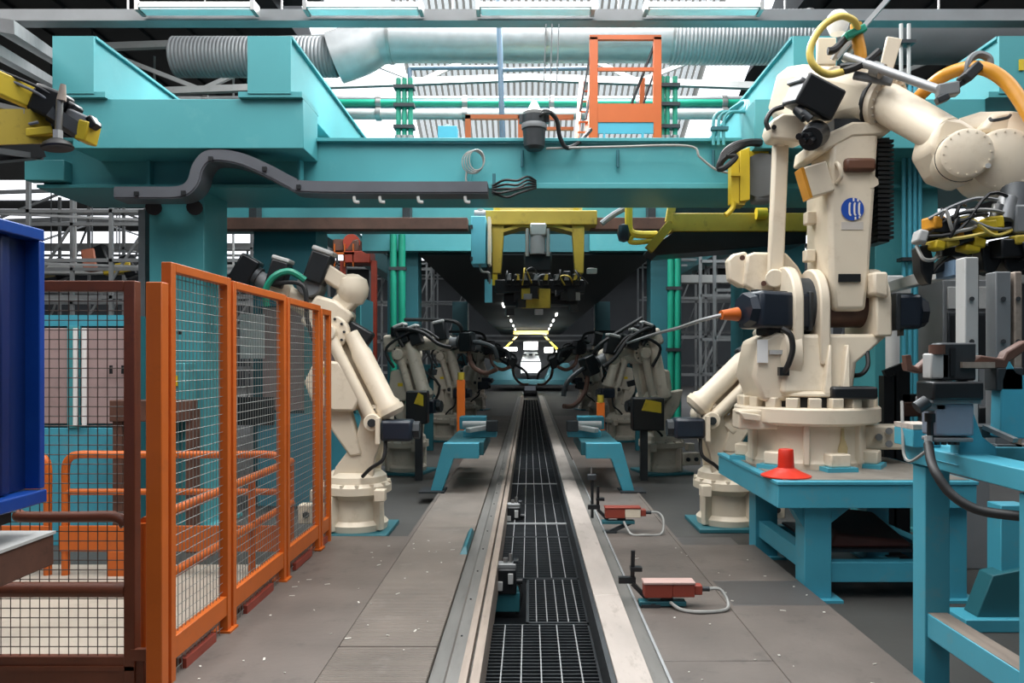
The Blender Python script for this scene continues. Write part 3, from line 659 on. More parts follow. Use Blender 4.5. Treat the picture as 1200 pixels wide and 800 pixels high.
part('cross_pipe', M().cyl(P(480, 80, 9.6), P(585, 79, 9.6), .025, n=10), blueP, t)
part('cross_pipe', M().cyl(P(585, 82, 9.6), P(700, 80, 9.6), .025, n=10), blueP, t)
part('side_pipe', M().cyl(P(480, 80, 9.6), P(482, 160, 9.6), .028, n=10), blueP, t)
t = thing('hanging_wires', 'three thin wires hanging above the hoist motor', 'wire', P(645, 130, 7.6))
for px, pb in ((640, 108), (647, 128), (655, 110)): part('wire', M().wire(P(px, 28, 7.6), P(px-3, pb, 7.6), .006), greyP, t)
t = thing('junction_box', 'small teal junction box on the gantry left of the orange rail', 'box', P(525, 166, 8.3))
part('box', M().box(P(513, 166, 8.3), P(537, 152, 8.45)), tealB, t, bevel=.006)
part('lid_knob', M().cyl(P(524, 152, 8.36), P(524, 146, 8.36), .03, n=10), paleS, t)
one('air_pipe', 'pale thin pipe curving over the front of the gantry near the yellow bracket', 'pipe', M().tube([P(640, 174, 7.5), P(720, 172, 7.5), P(806, 171, 7.48), P(820, 184, 7.46), P(838, 198, 7.46), P(856, 203, 7.46)], .012, 6), hoseG)

# yellow carrier in the middle, further in
Yc = 9.75
t = thing('lift_carrier', 'yellow overhead lifting carrier with black grippers hanging mid line', 'carrier', P(629, 300, Yc))
part('upper_beam', M().box(P(578, 252, Yc), P(680, 245, Yc+.4)), mat('pale_yellow_paint', 'cdbf72', .45), t, bevel=.01)
for py in (248.5, 253.5): part('beam_slot', M().box(P(583, py+.6, Yc-.01), P(675, py-.6, Yc+.02)), grime, t)
for px in (583, 675): part('beam_lug', M().box(P(px-3, 254, Yc-.03), P(px+3, 244, Yc+.02)), yellow, t)
part('cross_frame', M().box(P(566, 263, Yc-.05), P(696, 255, Yc+.45)), yellowD, t, bevel=.01)
part('inner_beam', M().loft([[P(590, 272, Yc), P(610, 266, Yc), P(650, 266, Yc), P(672, 272, Yc), P(672, 268, Yc), P(650, 262, Yc), P(610, 262, Yc), P(590, 268, Yc)], [p+V(0, .3, 0) for p in (P(590, 272, Yc), P(610, 266, Yc), P(650, 266, Yc), P(672, 272, Yc), P(672, 268, Yc), P(650, 262, Yc), P(610, 262, Yc), P(590, 268, Yc))]]), yellowD, t)
for s_, xa, xb_, xc_, xd in ((-1, 576, 591, 587, 577), (1, 670, 685, 684, 674)):
    part('leg', M().prism([P(xa, 264, Yc), P(xb_, 264, Yc), P(xc_, 320, Yc), P(xd, 320, Yc)], (0, .16, 0)), yellowD, t, bevel=.008)
    part('leg_foot', M().box(P(xd, 334, Yc+.02), P(xd+6, 318, Yc+.1)), yellow, t)
part('servo_head', M().box(P(621, 276, Yc-.15), P(640, 265, Yc+.1)), steel, t, bevel=.02)
part('servo_body', M().cyl(P(630, 298, Yc-.05), P(630, 277, Yc-.05), .10, n=16), greyP, t)
for px in (618, 642): part('guide_rod', M().cyl(P(px, 300, Yc-.08), P(px, 268, Yc-.08), .025, n=10), steel, t)
part('slide_block', M().box(P(614, 318, Yc-.05), P(646, 298, Yc+.2)), grime, t, bevel=.02)
part('gripper_bar', M().box(P(580, 343, Yc-.1), P(684, 330, Yc+.2)), grime, t, bevel=.02)
part('gripper_bar', M().box(P(590, 358, Yc), P(676, 346, Yc+.25)), grime, t, bevel=.02)
part('lower_plate', M().box(P(611, 361, Yc-.12), P(645, 338, Yc-.08)), yellowD, t, bevel=.01)
random.seed(11)
for i, px in enumerate((596, 606, 616, 628, 640, 653, 664, 675)):
    c = part('clamp', M().box(P(px-4, 334, Yc-.16), P(px+4, 322+random.uniform(-5, 5), Yc-.02)), grime, t, bevel=.01)
    part('clamp_jaw', M().prism([P(px-3, 328, Yc-.2), P(px+3, 328, Yc-.2), P(px+2, 321, Yc-.2), P(px-1, 321, Yc-.2)], (0, .04, 0)), yellowD if i % 3 == 1 else greyP, c)
for i in range(9):
    px = 592+i*10
    part('hose', M().tube([P(px, 334, Yc-.15), P(px+random.uniform(-6, 6), 322+random.uniform(-6, 4), Yc-.25), P(px+random.uniform(2, 10), 322+random.uniform(-8, 4), Yc-.2), P(px+random.uniform(4, 18), 332, Yc-.12)], .010, 6, k=4), (darkS, rubber, yellowD, rubber, greyP)[i % 5], t)
for i in range(14):
    px, py = random.uniform(588, 680), random.uniform(340, 366)
    part('tool_block', M().obox(P(px, py, Yc-.14+random.uniform(0, .1)), .05, .05, random.uniform(.03, .08), (1, random.uniform(-.4, .4), 0)), grime if i % 4 else steel, t)
t = thing('hanging_box', 'bright teal control box hanging left of the yellow carrier', 'box', P(565, 310, 9.4))
bt = mat('pale_teal_box', '66b9cc', .4, var=.04)
part('box', M().box(P(552, 309, 9.4), P(571, 259, 9.75)), bt, t, bevel=.008)
part('side_panel', M().box(P(571.5, 309, 9.4), P(576, 259, 9.7)), cream, t)
for py in (266, 303): part('hinge', M().box(P(551, py+2, 9.37), P(554, py-2, 9.4)), darkS, t)
part('hanger', M().cyl(P(563, 259, 9.5), P(563, 245, 9.5), .04, n=10), paleS, t)
part('motor', M().cyl(P(556, 252, 9.5), P(569, 252, 9.5), .06, n=14), greyP, t)
part('drop_plate', M().box(P(568, 354, 9.7), P(577, 328, 9.8)), bt, t)
part('drop_arm', M().box(P(571, 330, 9.7), P(576, 309, 9.8)), darkS, t)
one('hanging_cable', 'dark cable looping under the hanging teal box', 'cable', M().tube([P(562, 310, 9.5), P(565, 318, 9.45), P(573, 320, 9.5), P(574, 332, 9.6)], .015, 6), hoseG)
one('limit_lamp', 'small pale sensor block right of the yellow carrier leg', 'sensor', M().box(P(688, 320, 10.8), P(699, 315, 10.9)), white, bevel=.01)

# yellow transfer trolley right of it
Yr = 9.0
t = thing('transfer_trolley', 'grimy yellow transfer trolley beam hanging under the gantry right of centre', 'trolley', P(860, 270, Yr))
part('beam', M().box(P(787, 271, Yr), P(946, 255, Yr+.3)), yellowD, t, bevel=.01)
part('black_carriage', M().prism([P(790, 271, Yr+.02), P(945, 271, Yr+.02), P(945, 285, Yr+.02), P(770, 299, Yr+.02), P(760, 292, Yr+.02)], (0, .5, 0)), grime, t, bevel=.01)
part('raked_arm', M().beam(P(786, 262, Yr-.02), P(760, 293, Yr-.02), .09, .1), yellowD, t)
part('upright', M().beam(P(787, 243, Yr+.05), P(784, 260, Yr+.05), .09), yellowD, t)
part('hose_bracket', M().tube([P(737, 243, Yr), P(737, 266, Yr), P(741, 273, Yr), P(752, 275, Yr), P(770, 275, Yr)], .045, 8), yellow, t)
part('hose_bracket', M().tube([P(742, 275, Yr), P(738, 282, Yr), P(745, 284, Yr), P(764, 282, Yr)], .03, 8), yellow, t)
part('black_valve', M().lathe([(.0, 0), (.06, .02), (.08, .1), (.06, .2), (.0, .22)], P(731, 284, Yr), n=14), navy, t)
part('cam_roller', M().cyl(P(886, 250, Yr-.05), P(898, 250, Yr-.05), .07, n=16), yellow, t)
part('flex_pipe', M().tube([P(705, 262, Yr+.3), P(718, 252, Yr+.3), P(734, 243, Yr+.3)], .035, 8), greyP, t)
part('deck', M().box(P(790, 256, Yr+.05), P(940, 250, Yr+.5)), grime, t)
Yy = 7.2
t = thing('drive_bracket', 'bright yellow drive bracket bolted to the gantry left of the big robot', 'bracket', P(868, 250, Yy))
part('plate', M().prism([P(867, 176, Yy), P(879, 172, Yy), P(879, 234, Yy), P(867, 236, Yy)], (0, .3, 0)), yellow, t, bevel=.006)
part('edge_flange', M().box(P(857, 238, Yy), P(862, 190, Yy+.12)), yellow, t)
part('edge_flange', M().box(P(862, 240, Yy+.02), P(867, 184, Yy+.2)), yellowD, t)
part('hook', M().tube([P(859, 236, Yy), P(859, 243, Yy), P(853, 250, Yy), P(850, 252, Yy)], .025, 8), yellow, t)
part('cross_tie', M().box(P(857, 206, Yy-.03), P(867, 203, Yy)), yellow, t)
part('top_arm', M().box(P(878, 184, Yy+.05), P(897, 180, Yy+.15)), yellow, t)
part('roller', M().cyl(P(892, 205, Yy+.05), P(892, 205, Yy+.35), .20, n=24), greyP, t)
part('roller_band', M().box(P(885, 236, Yy+.1), P(899, 184, Yy+.3)), greyP, t, bevel=.03)
t = thing('hose_roll', 'black rolled hose draped over the yellow drive bracket', 'hose', P(865, 190, 7.05))
for i in range(4):
    part('hose_strand', M().tube([P(842+i, 198-i*3, 7.05), P(846+i, 188-i*3, 7.02), P(860, 177-i*2.2, 7.0), P(876, 168-i*.6, 7.05), P(894, 169-i, 7.2)], .03, 8), rubber, t)
part('hose_end', M().tube([P(842, 198, 7.05), P(850, 196, 7.0), P(862, 184, 7.0), P(850, 182, 7.0)], .028, 8), rubber, t)

# yellow gripper reaching in at upper left
Yg = 3.7
t = thing('suction_gripper', 'yellow gripper arm with black suction cup reaching in at upper left', 'gripper', P(40, 150, Yg))
part('upper_spar', M().beam(P(-60, 72, 3.5), P(44, 118, 3.75), .05, .11), yellow, t, bevel=.008)
part('lower_spar', M().beam(P(-60, 136, 3.55), P(45, 138, 3.75), .06, .05), yellowD, t, bevel=.008)
part('lower_flange', M().beam(P(-60, 166, 3.55), P(62, 153, 3.75), .05, .04), yellow, t, bevel=.006)
part('spar_web', M().beam(P(-60, 150, 3.42), P(58, 148, 3.78), .03, .16), yellowD, t)
part('end_block', M().obox(P(88, 143, Yg+.1), .10, .05, .05, (1, 0, -.45)), greyP, t, bevel=.01)
part('end_tip', M().obox(P(103, 156, Yg+.1), .028, .055, .05, (1, 0, -.25)), yellow, t, bevel=.008)
part('slide', M().beam(P(58, 132, Yg+.02), P(98, 158, Yg+.1), .09, .06), darkS, t)
part('black_clamp', M().obox(P(60, 122, Yg+.05), .07, .06, .07, (1, 0, -.4)), black, t, bevel=.015)
part('black_clamp', M().obox(P(76, 128, Yg+.1), .06, .05, .05, (1, 0, -.6)), grime, t, bevel=.015)
part('air_fitting', M().cyl(P(72, 118, Yg), P(74, 99, Yg), .022, .012, n=12), tan, t)
part('clamp_knob', M().obox(P(109, 144, Yg+.08), .02, .03, .03, (1, 0, .6)), black, t, bevel=.008)
part('cup_stem', M().cyl(P(68, 162, Yg), P(70, 118, Yg), .016, n=12), steel, t)
part('stem_nut', M().cyl(P(68, 164, Yg), P(68, 153, Yg), .024, n=6), paleS, t)
part('suction_cup', M().lathe([(.015, .03), (.03, .028), (.062, .008), (.072, -.01), (.068, -.018), (.0, -.005)], P(67, 170, Yg), (-.12, 0, 1), n=24), rubber, t)
part('hose', M().tube([P(-40, 76, 3.6), P(0, 84, 3.65), P(40, 100, 3.68), P(62, 112, 3.7)], .008, 8), rubber, t)
part('hose', M().tube([P(-40, 82, 3.6), P(0, 90, 3.65), P(38, 106, 3.68), P(58, 118, 3.7)], .007, 8), greyP, t)
part('hose', M().tube([P(-40, 152, 3.6), P(0, 154, 3.65), P(22, 148, 3.68), P(45, 143, 3.7)], .008, 8), greyP, t)
part('cable_carrier', M().beam(P(-50, 186, 3.9), P(46, 178, 4.2), .12, .07), grime, t)
part('cable_carrier', M().beam(P(-50, 170, 3.7), P(48, 184, 4.2), .03, .03), darkS, t)
part('side_bar', M().beam(P(-50, 112, 3.5), P(28, 131, 3.68), .03, .025), steel, t)

# ------------------------------------------------------------------ teal bridge frames and small line-side fixtures
def bridge(s_, label):
    t = thing('line_bridge', label, 'frame', (s_*.9, 9.6, FZ))
    # profile in the X-Z plane, then swept in Y: top bar, raked leg, foot
    xs = lambda x: x*s_ + (.08 if s_ > 0 else 0)
    for y in (9.15, ):
        poly = [(1.18, 0.0), (1.04, 0.0), (.90, .40), (.60, .40), (.60, .58), (1.02, .58)]
        part('bent_frame', M().prism([(xs(x), y, z) for x, z in poly], (0, .16, 0)), tealB, t, bevel=.006)
    part('foot_plate', M().box((min(xs(1.0), xs(1.3)), 9.05, -.0), (max(xs(1.0), xs(1.3)), 9.4, .02)), darkS, t)
    part('cross_beam', M().box((min(xs(.55), xs(1.0)), 9.3, .42), (max(xs(.55), xs(1.0)), 10.9, .58)), tealD, t, bevel=.006)
    part('clamp_base', M().box((min(xs(.42), xs(.85)), 9.9, .58), (max(xs(.42), xs(.85)), 10.2, .66)), tealB, t, bevel=.006)
    part('clamp_arm', M().beam((xs(.78), 9.75, .68), (xs(.45), 10.0, .72), .1, .06), paleS, t, bevel=.01)
    part('clamp_head', M().box((min(xs(.40), xs(.55)), 9.8, .66), (max(xs(.40), xs(.55)), 9.95, .80)), darkS, t, bevel=.01)
    part('upper_block', M().box((min(xs(.62), xs(1.0)), 11.0, .58), (max(xs(.62), xs(1.0)), 11.3, .76)), tealB, t, bevel=.01)
    part('cylinder', M().cyl((xs(.9), 10.4, .70), (xs(.5), 10.4, .70), .05, n=12), paleS, t)
    return t
bridge(-1, 'teal bent bridge frame with clamps left of the conveyor rails')
bridge(1, 'teal bent bridge frame with clamps right of the conveyor rails')
def pit_clamp(px, py, Y, label):
    c = P(px, py, Y); t = thing('stop_clamp', label, 'clamp', c-V(0, 0, .1)); B = lambda x, y, z: c+V(x, y, z)
    part('bracket', M().box(B(-.11, -.05, -.20), B(.10, .12, -.05)), tealD, t, bevel=.006)
    part('body', M().box(B(-.09, -.07, -.06), B(.075, .07, .13)), black, t, bevel=.012)
    part('valve', M().box(B(-.075, -.085, -.03), B(-.03, -.07, .04)), paleS, t, bevel=.004)
    part('valve', M().box(B(.01, -.085, .02), B(.05, -.07, .10)), paleS, t, bevel=.004)
    part('jaw', M().box(B(-.10, -.05, .13), B(.07, .05, .165)), galv, t, bevel=.005)
    part('jaw_tip', M().box(B(.05, -.04, .165), B(.09, .04, .19)), darkS, t, bevel=.005)
    part('bolt', M().cyl(B(-.01, 0, .165), B(-.01, 0, .20), .02, n=8), steel, t)
    part('bolt', M().cyl(B(.03, .01, .165), B(.03, .01, .23), .014, n=8), steel, t)
    part('plug', M().cyl(B(.075, -.03, .03), B(.12, -.03, .03), .022, n=10), black, t)
    part('lead', M().tube([B(.09, -.03, .02), B(.11, -.04, -.08), B(.08, -.03, -.22)], .012, 6), rubber, t)
pit_clamp(594, 684, 5.9, 'black stop clamp in the pit nearest the camera by the grates')
pit_clamp(602, 607, 8.36, 'black stop clamp in the pit farther along by the grates')
def sensor(px, py, Y, L, label, cols):
    c = P(px, py, Y); t = thing('line_sensor', label, 'sensor', V(c.x, c.y, 0))
    h, cut = .085, L*.48
    part('housing', M().box(c+V(0, -.05, 0), c+V(cut, .05, h)), cols[0], t, bevel=.006)
    part('housing', M().box(c+V(cut, -.05, .004), c+V(L*.86, .05, h)), cols[1], t, bevel=.006)
    part('cover', M().box(c+V(-.006, -.055, h), c+V(L*.87, .055, h+.016)), cols[2], t, bevel=.004)
    part('end_block', M().box(c+V(L*.86, -.035, .015), c+V(L, .035, h-.01)), cols[0], t, bevel=.006)
    part('gland', M().cyl(c+V(L, 0, .045), c+V(L+.05, 0, .045), .016, n=10), darkS, t)
    part('base_rail', M().box(c+V(-.03, -.04, -.055), c+V(L*.72, .04, -.025)), tealD, t, bevel=.004)
    part('spacer', M().box(c+V(L*.3, -.02, -.025), c+V(L*.5, .02, 0)), black, t)
    part('prop', M().beam(c+V(L*.62, 0, -.05), V(c.x+.04, c.y-.03, .01), .03), darkS, t)
    part('foot', M().box((c.x-.02, c.y-.05, 0), (c.x+.1, c.y+.0, .02)), darkS, t)
    part('feeler_rod', M().cyl(c+V(-.06, .08, .06), c+V(-.055, .08, .27), .014, n=8), black, t)
    part('rod_clamp', M().box(c+V(-.075, .05, .14), c+V(-.0, .11, .165)), black, t)
    part('rod_arm', M().box(c+V(-.15, .06, .06), c+V(-.04, .10, .10)), black, t)
    part('rod_stay', M().beam(c+V(-.06, .07, .06), c+V(.03, .04, -.03), .025), black, t)
    z = -c.z+.012
    part('lead', M().tube([c+V(L+.05, 0, .045), c+V(L+.12, -.0, .04), c+V(L+.155, -.05, -.02), c+V(L+.12, -.12, z), c+V(L*.9, -.16, z), c+V(L*.6, -.12, z), c+V(L*.45, -.04, -.03)], .011, 7), hoseG, t)
    return t
pinkT = mat('dusty_pink_lid', 'b79a92', .5, var=.1)
sensor(754, 698, 4.9, .37, 'long brick red line sensor with a looped grey lead, nearest on the right deck', (redB, redB, pinkT))
sensor(709, 606, 7.0, .37, 'red and cream line sensor farther along the right deck', (redB, cream, redB))
t = thing('line_probe', 'small black probe on a stand at the right rail beyond both sensors', 'sensor', P(694, 566, 7.6))
c = P(694, 566, 7.6)
part('stem', M().cyl(c-V(0, 0, c.z), c+V(0, 0, .05), .015, n=8), black, t)
part('head', M().box(c+V(-.05, -.03, .03), c+V(.04, .03, .09)), darkS, t, bevel=.01)
part('tip', M().cyl(c+V(-.01, 0, .09), c+V(-.01, 0, .16), .008, n=6), steel, t)
for k, (px, py, Y) in enumerate(((566, 548, 8.3),)):
    one('side_wedge', 'small teal guide wedge beside the left conveyor rail', 'wedge', M().loft([[(-.56, 6.2, 0), (-.50, 6.2, 0), (-.50, 7.0, 0), (-.56, 7.0, 0)], [(-.53, 6.25, .05), (-.51, 6.25, .05), (-.51, 6.95, .05), (-.53, 6.95, .05)]]), tealD)

# ------------------------------------------------------------------ line robots
def sec4(c, d_, w_, h_):
    p_, q_ = perp(d_); return [c-p_*w_-q_*h_, c+p_*w_-q_*h_, c+p_*w_+q_*h_, c-p_*w_+q_*h_]
def finish(t, lr):
    if lr < 0: mirror_y(t)
    return t
def mirror_y(o):
    for ch in o.children:
        ch.data.transform(Matrix.Scale(-1, 4, (0, 1, 0))); ch.data.flip_normals(); mirror_y(ch)
def robot(label, loc, rotz, style, body, group=None, pose=0):
    lr = -1 if loc[0] < 0 else 1
    """x = direction the arm leans, y = across, z = up; base plate on the floor"""
    t = thing('welding_robot', label, 'robot', loc, rotz, group, local=True)
    part('floor_plate', M().box((-.36, -.36, 0), (.36, .36, .04)), tealD, t, bevel=.006)
    b = part('base', M().lathe([(.30, .04), (.31, .10), (.27, .14), (.26, .34), (.29, .38), (.34, .40), (.34, .47), (.31, .50), (0, .50)], (0, 0, 0), n=32), body, t)
    part('base_bolts', M().bolts((0, 0, .47), (0, 0, 1), .32, 14, .022, .03), body, b, kind='stuff')
    for a in range(4):
        q = a*math.pi/2+.6; part('base_rib', M().obox((math.cos(q)*.30, math.sin(q)*.30, .22), .05, .03, .17, (math.cos(q), math.sin(q), 0), (-math.sin(q), math.cos(q), 0)), body, b, bevel=.008)
    for s_ in (-1, 1): part('stop_block', M().box((s_*.3-.05, -.40, .36), (s_*.3+.05, -.28, .47)), body, b, bevel=.008)
    part('connector_box', M().box((.2, -.34, .14), (.48, -.2, .32)), body, t, bevel=.01)
    for x in (.27, .40): part('connector', M().cyl((x, -.34, .23), (x, -.37, .23), .03, n=10), darkS, t)
    part('turret', M().lathe([(.30, .50), (.29, .56), (.24, .60), (0, .60)], (0, 0, 0), n=28), body, t)
    S = V(-.22, 0, 1.13)
    for s_ in (-1, 1):
        yk = s_*.17
        part('yoke_cheek', M().prism([(-.20, yk-.03, .54), (.20, yk-.03, .54), (.16, yk-.03, .66), (-.02, yk-.03, .90), (-.10, yk-.03, 1.18), (-.16, yk-.03, 1.26), (-.26, yk-.03, 1.26), (-.33, yk-.03, 1.18), (-.30, yk-.03, .98), (-.22, yk-.03, .74)], (0, .06, 0)), body, t, bevel=.012)
    mt = part('shoulder_motor', M().box((-.60, -.36, .92), (-.30, -.12, 1.12)), navy, t, bevel=.03)
    part('motor_cap', M().cyl((-.60, -.24, 1.02), (-.66, -.24, 1.02), .085, n=8), darkS, mt)
    part('motor_flange', M().box((-.30, -.38, .90), (-.26, -.10, 1.14)), body, mt)
    part('motor_lead', M().tube([(-.34, -.30, .92), (-.33, -.34, .76), (-.20, -.32, .66), (-.12, -.30, .58)], .018, 6), rubber, t)
    if pose in (0, 3):
        E = V(.20, 0, 1.96) if pose == 0 else V(.46, 0, 1.80)
    elif pose == 1:
        E = V(-.02, 0, 1.78)
    else:
        E = V(-.36, 0, 1.80)
    d = (E-S).normalized(); nn = V(-d.z, 0, d.x)   # to the upper left of the arm
    if nn.z < 0: nn = -nn
    part('lower_arm', M().loft([[S+V(.02, y, 0)+nn*h for y, h in ((-.10, -.13), (.10, -.13), (.12, 0), (.10, .13), (-.10, .13), (-.12, 0))],
                                [S+(E-S)*.55+V(0, y, 0)+nn*h for y, h in ((-.11, -.12), (.11, -.12), (.13, 0), (.11, .12), (-.11, .12), (-.13, 0))],
                                [E+V(0, y, 0)+nn*h for y, h in ((-.09, -.10), (.09, -.10), (.11, 0), (.09, .10), (-.09, .10), (-.11, 0))]]), body, t, bevel=.02)
    part('shoulder_disc', M().cyl(S+V(0, -.22, 0), S+V(0, .22, 0), .115, n=24), body, t, bevel=.012)
    part('disc_bolts', M().bolts(S+V(0, -.23, 0), (0, -1, 0), .085, 8, .012, .012), darkS, t, kind='stuff')
    # balancer cylinders beside the arm
    o1 = nn*.16+V(0, -.18, 0); o2 = -nn*.02+V(0, -.25, 0)
    c1 = part('balancer', M().lathe([(.05, 0), (.12, .0), (.125, .06), (.10, .10), (.10, .62), (.085, .66), (.07, .84), (0, .84)], S+o1-d*.0, d, 20), body, t)
    part('balancer_cap', M().lathe([(.0, -.06), (.10, -.06), (.14, -.02), (.14, .03), (.0, .03)], S+o1, d, 20), body, c1)
    c2 = part('link_rod', M().cyl(S+o2-d*.02, E+o2, .058, n=14), body, t)
    for q in (S+o2-d*.03, E+o2): part('rod_eye', M().cyl(q+V(0, -.07, 0), q+V(0, .07, 0), .085, n=18), body, c2, bevel=.01)
    part('eye_pin', M().cyl(S+o2-d*.03+V(0, -.09, 0), S+o2-d*.03+V(0, -.07, 0), .04, n=12), darkS, c2)
    if pose == 3:
        o3 = -nn*.24+V(0, -.10, 0)
        c3 = part('balancer', M().lathe([(.06, 0), (.115, .0), (.12, .05), (.095, .09), (.095, .70), (.07, .74), (0, .74)], S+o3+d*.06, d, 20), body, t)
        part('balancer_cap', M().lathe([(.0, -.05), (.09, -.05), (.13, -.02), (.13, .02), (.0, .02)], S+o3+d*.06, d, 20), body, c3)
    # counterweight housing on the back of the arm
    G = S+(E-S)*.35-nn*.0
    part('counter_housing', M().prism([V(x, -.30, z) for x, z in ((-.12, 1.36), (-.04, 1.20), (.16, 1.20), (.36, 1.28), (.44, 1.48), (.34, 1.68), (.10, 1.68))] if pose == 0 else [G+V(x, -.24, z) for x, z in ((.02, -.25), (.22, -.30), (.34, -.1), (.30, .18), (.06, .22))], (0, .30, 0)), body, t, bevel=.025)
    part('lower_strut', M().prism([V(x, -.22, z) for x, z in ((-.10, .78), (.02, .76), (.20, 1.02), (.26, 1.26), (.02, 1.22))] , (0, .14, 0)), body, t, bevel=.02)
    part('caution_label', M().box((.18, -.305, 1.56), (.28, -.300, 1.62)) if pose == 0 else M().box(G+V(.1, -.246, -.05), G+V(.18, -.24, 0)), yellow, t)
    # elbow, forearm, wrist
    part('elbow_housing', M().cyl(E+V(0, -.22, 0), E+V(0, .20, 0), .17, n=26), body, t, bevel=.02)
    part('elbow_bolts', M().bolts(E+V(0, -.22, 0), (0, -1, 0), .13, 10, .014, .012), darkS, t, kind='stuff')
    if pose in (0, 3):
        Wd = V(.80, -.06, .48).normalized(); L = .64; Fs = E+V(-.02, -.04, .08); up = V(-Wd.z, 0, Wd.x)
        part('rear_block', M().loft([sec4(Fs-Wd*.10, Wd, .16, .17), sec4(Fs+Wd*.10, Wd, .19, .20), sec4(Fs+Wd*.30, Wd, .15, .15)]), body, t, bevel=.03)
        part('rear_motor', M().beam(Fs-Wd*.36, Fs-Wd*.10, .20, .22), black, t, bevel=.025)
        K = V(E.x-.17, -.05, E.z+.42)
        part('ball_joint', M().lathe([(0, -.17), (.1, -.14), (.15, -.06), (.16, .02), (.14, .1), (.06, .15), (0, .16)], K, (0, 0, 1), 20), body, t)
        part('ball_neck', M().beam(K-V(0, 0, .05), Fs+Wd*.1, .2, .2), body, t, bevel=.03)
        q = K+V(.30, -.10, .20); wv = V(-.35, 0, 1).normalized()
        mo = part('axis_motor', M().obox(q, .10, .10, .15, (wv.z, 0, -wv.x), (0, 1, 0)), black, t, bevel=.02)
        part('motor_cap', M().obox(q+wv*.17, .105, .105, .025, (wv.z, 0, -wv.x), (0, 1, 0)), paleS, mo, bevel=.018)
        part('motor_mount', M().beam(K, q, .16, .16), body, t, bevel=.02)
        part('drive_drum', M().cyl(Fs+Wd*.40+up*.20+V(0, -.14, 0), Fs+Wd*.40+up*.20+V(0, .12, 0), .12, n=22), greyP, t, bevel=.015)
    else:
        Wd = (V(-1, -.12, .02) if pose == 1 else V(-.9, -.3, -.35)).normalized(); L = .62
        K = E; Fs = E+V(0, 0, .16)
        part('upper_block', M().obox(E+V(.08, 0, .17), .26, .15, .13, Wd), body, t, bevel=.04)
        part('rear_guard', M().beam(E+V(.2, -.12, .34), E+V(-.2, -.12, .34), .14, .16), grime, t, bevel=.03)
    W = Fs+Wd*L
    fa = part('forearm', M().lathe([(.0, -.1), (.15, -.1), (.155, .05), (.11, .14), (.095, L-.05), (.12, L-.03), (.12, L+.03), (0, L+.03)], Fs, Wd, 22), body, t)
    side = Wd.cross(V(0, 0, 1)).normalized()
    part('wrist', M().cyl(W-side*.13, W+side*.13, .115, n=20), body, t, bevel=.015)
    part('wrist_hand', M().cyl(W+Wd*.05, W+Wd*.24, .085, .075, n=18), greyP, t)
    part('tool_flange', M().cyl(W+Wd*.24, W+Wd*.28, .10, n=18), darkS, t)
    # axis motors with pale caps
    ms = [(Fs+Wd*.62+V(0, -.10, .16), V(-.3, 0, 1))] if pose in (0, 3) else [(Fs+V(-.02, -.20, .13), V(.35, 0, 1)), (Fs+Wd*.22+V(0, -.17, .10), V(.35, 0, 1)), (W+V(0, -.10, .16), V(.2, 0, 1))]
    for q, wv in ms:
        wv = wv.normalized(); mo = part('axis_motor', M().obox(q, .085, .085, .13, (wv.z, 0, -wv.x), (0, 1, 0)), black, t, bevel=.018)
        part('motor_cap', M().obox(q+wv*.145, .09, .09, .022, (wv.z, 0, -wv.x), (0, 1, 0)), paleS, mo, bevel=.015)
    if pose in (0, 3): part('hose_bundle', M().tube([Fs+Wd*.30+V(0, -.2, .26), Fs+Wd*.45+V(0, -.25, .26), Fs+Wd*.62+V(0, -.25, .12), Fs+Wd*.72+V(0, -.22, -.06), Fs+Wd*.72+V(0, -.18, -.2)], .032, 8), greenP, t)
    else: part('hose_bundle', M().tube([Fs+V(-.05, -.26, -.05), Fs+V(.05, -.30, .2), Fs+Wd*.35+V(0, -.28, .16), W+V(0, -.24, -.02), W+Wd*.2+V(0, -.2, -.08)], .03, 8), greenP if pose == 0 else rubber, t)
    part('hose_bundle', M().tube([E+V(.1, -.26, -.2), E+V(.2, -.30, .1), Fs+Wd*.3+V(0, -.26, .2), W+V(0, -.22, .05)], .022, 8), rubber, t)
    # spot welding gun
    T = W+Wd*.3; dn = V(0, 0, -1)
    gun = part('weld_gun', M().obox(T+Wd*.08, .10, .09, .14, Wd), grime, t, bevel=.02)
    if pose in (0, 3): return finish(t, lr)
    part('gun_jaw', M().tube([T+Wd*.1+dn*.1, T+Wd*.16+dn*.34, T+Wd*.36+dn*.46, T+Wd*.56+dn*.40], .035, 8), brown, gun)
    part('gun_jaw', M().tube([T+Wd*.1, T+Wd*.3+dn*.02, T+Wd*.5+dn*.1, T+Wd*.56+dn*.26], .035, 8), darkS, gun)
    part('gun_cable', M().tube([T+V(0, 0, .12), T+V(.1, -.1, .3), Fs+V(0, -.1, .36)], .028, 8), rubber, gun)
    return finish(t, lr)
robot('cream welding robot standing on the left behind the end of the orange fence', (P(418, 622, 7.6).x, 7.6, FZ), math.pi, 0, cream, pose=0)
robot('cream welding robot at right, partly behind the teal robot table', (P(852, 615, 7.85).x, 7.85, FZ), 0.0, 0, cream, pose=3)
gl = 'dim robots further down the line'
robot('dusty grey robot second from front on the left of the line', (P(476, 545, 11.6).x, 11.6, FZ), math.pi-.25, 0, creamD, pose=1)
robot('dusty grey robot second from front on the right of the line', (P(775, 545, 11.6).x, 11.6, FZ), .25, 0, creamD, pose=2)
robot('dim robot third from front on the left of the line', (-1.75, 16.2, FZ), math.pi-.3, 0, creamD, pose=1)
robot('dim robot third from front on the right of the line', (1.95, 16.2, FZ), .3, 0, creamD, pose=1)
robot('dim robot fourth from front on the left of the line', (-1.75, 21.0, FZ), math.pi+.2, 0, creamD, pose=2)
robot('dim robot fourth from front on the right of the line', (1.95, 21.0, FZ), -.2, 0, creamD, pose=2)
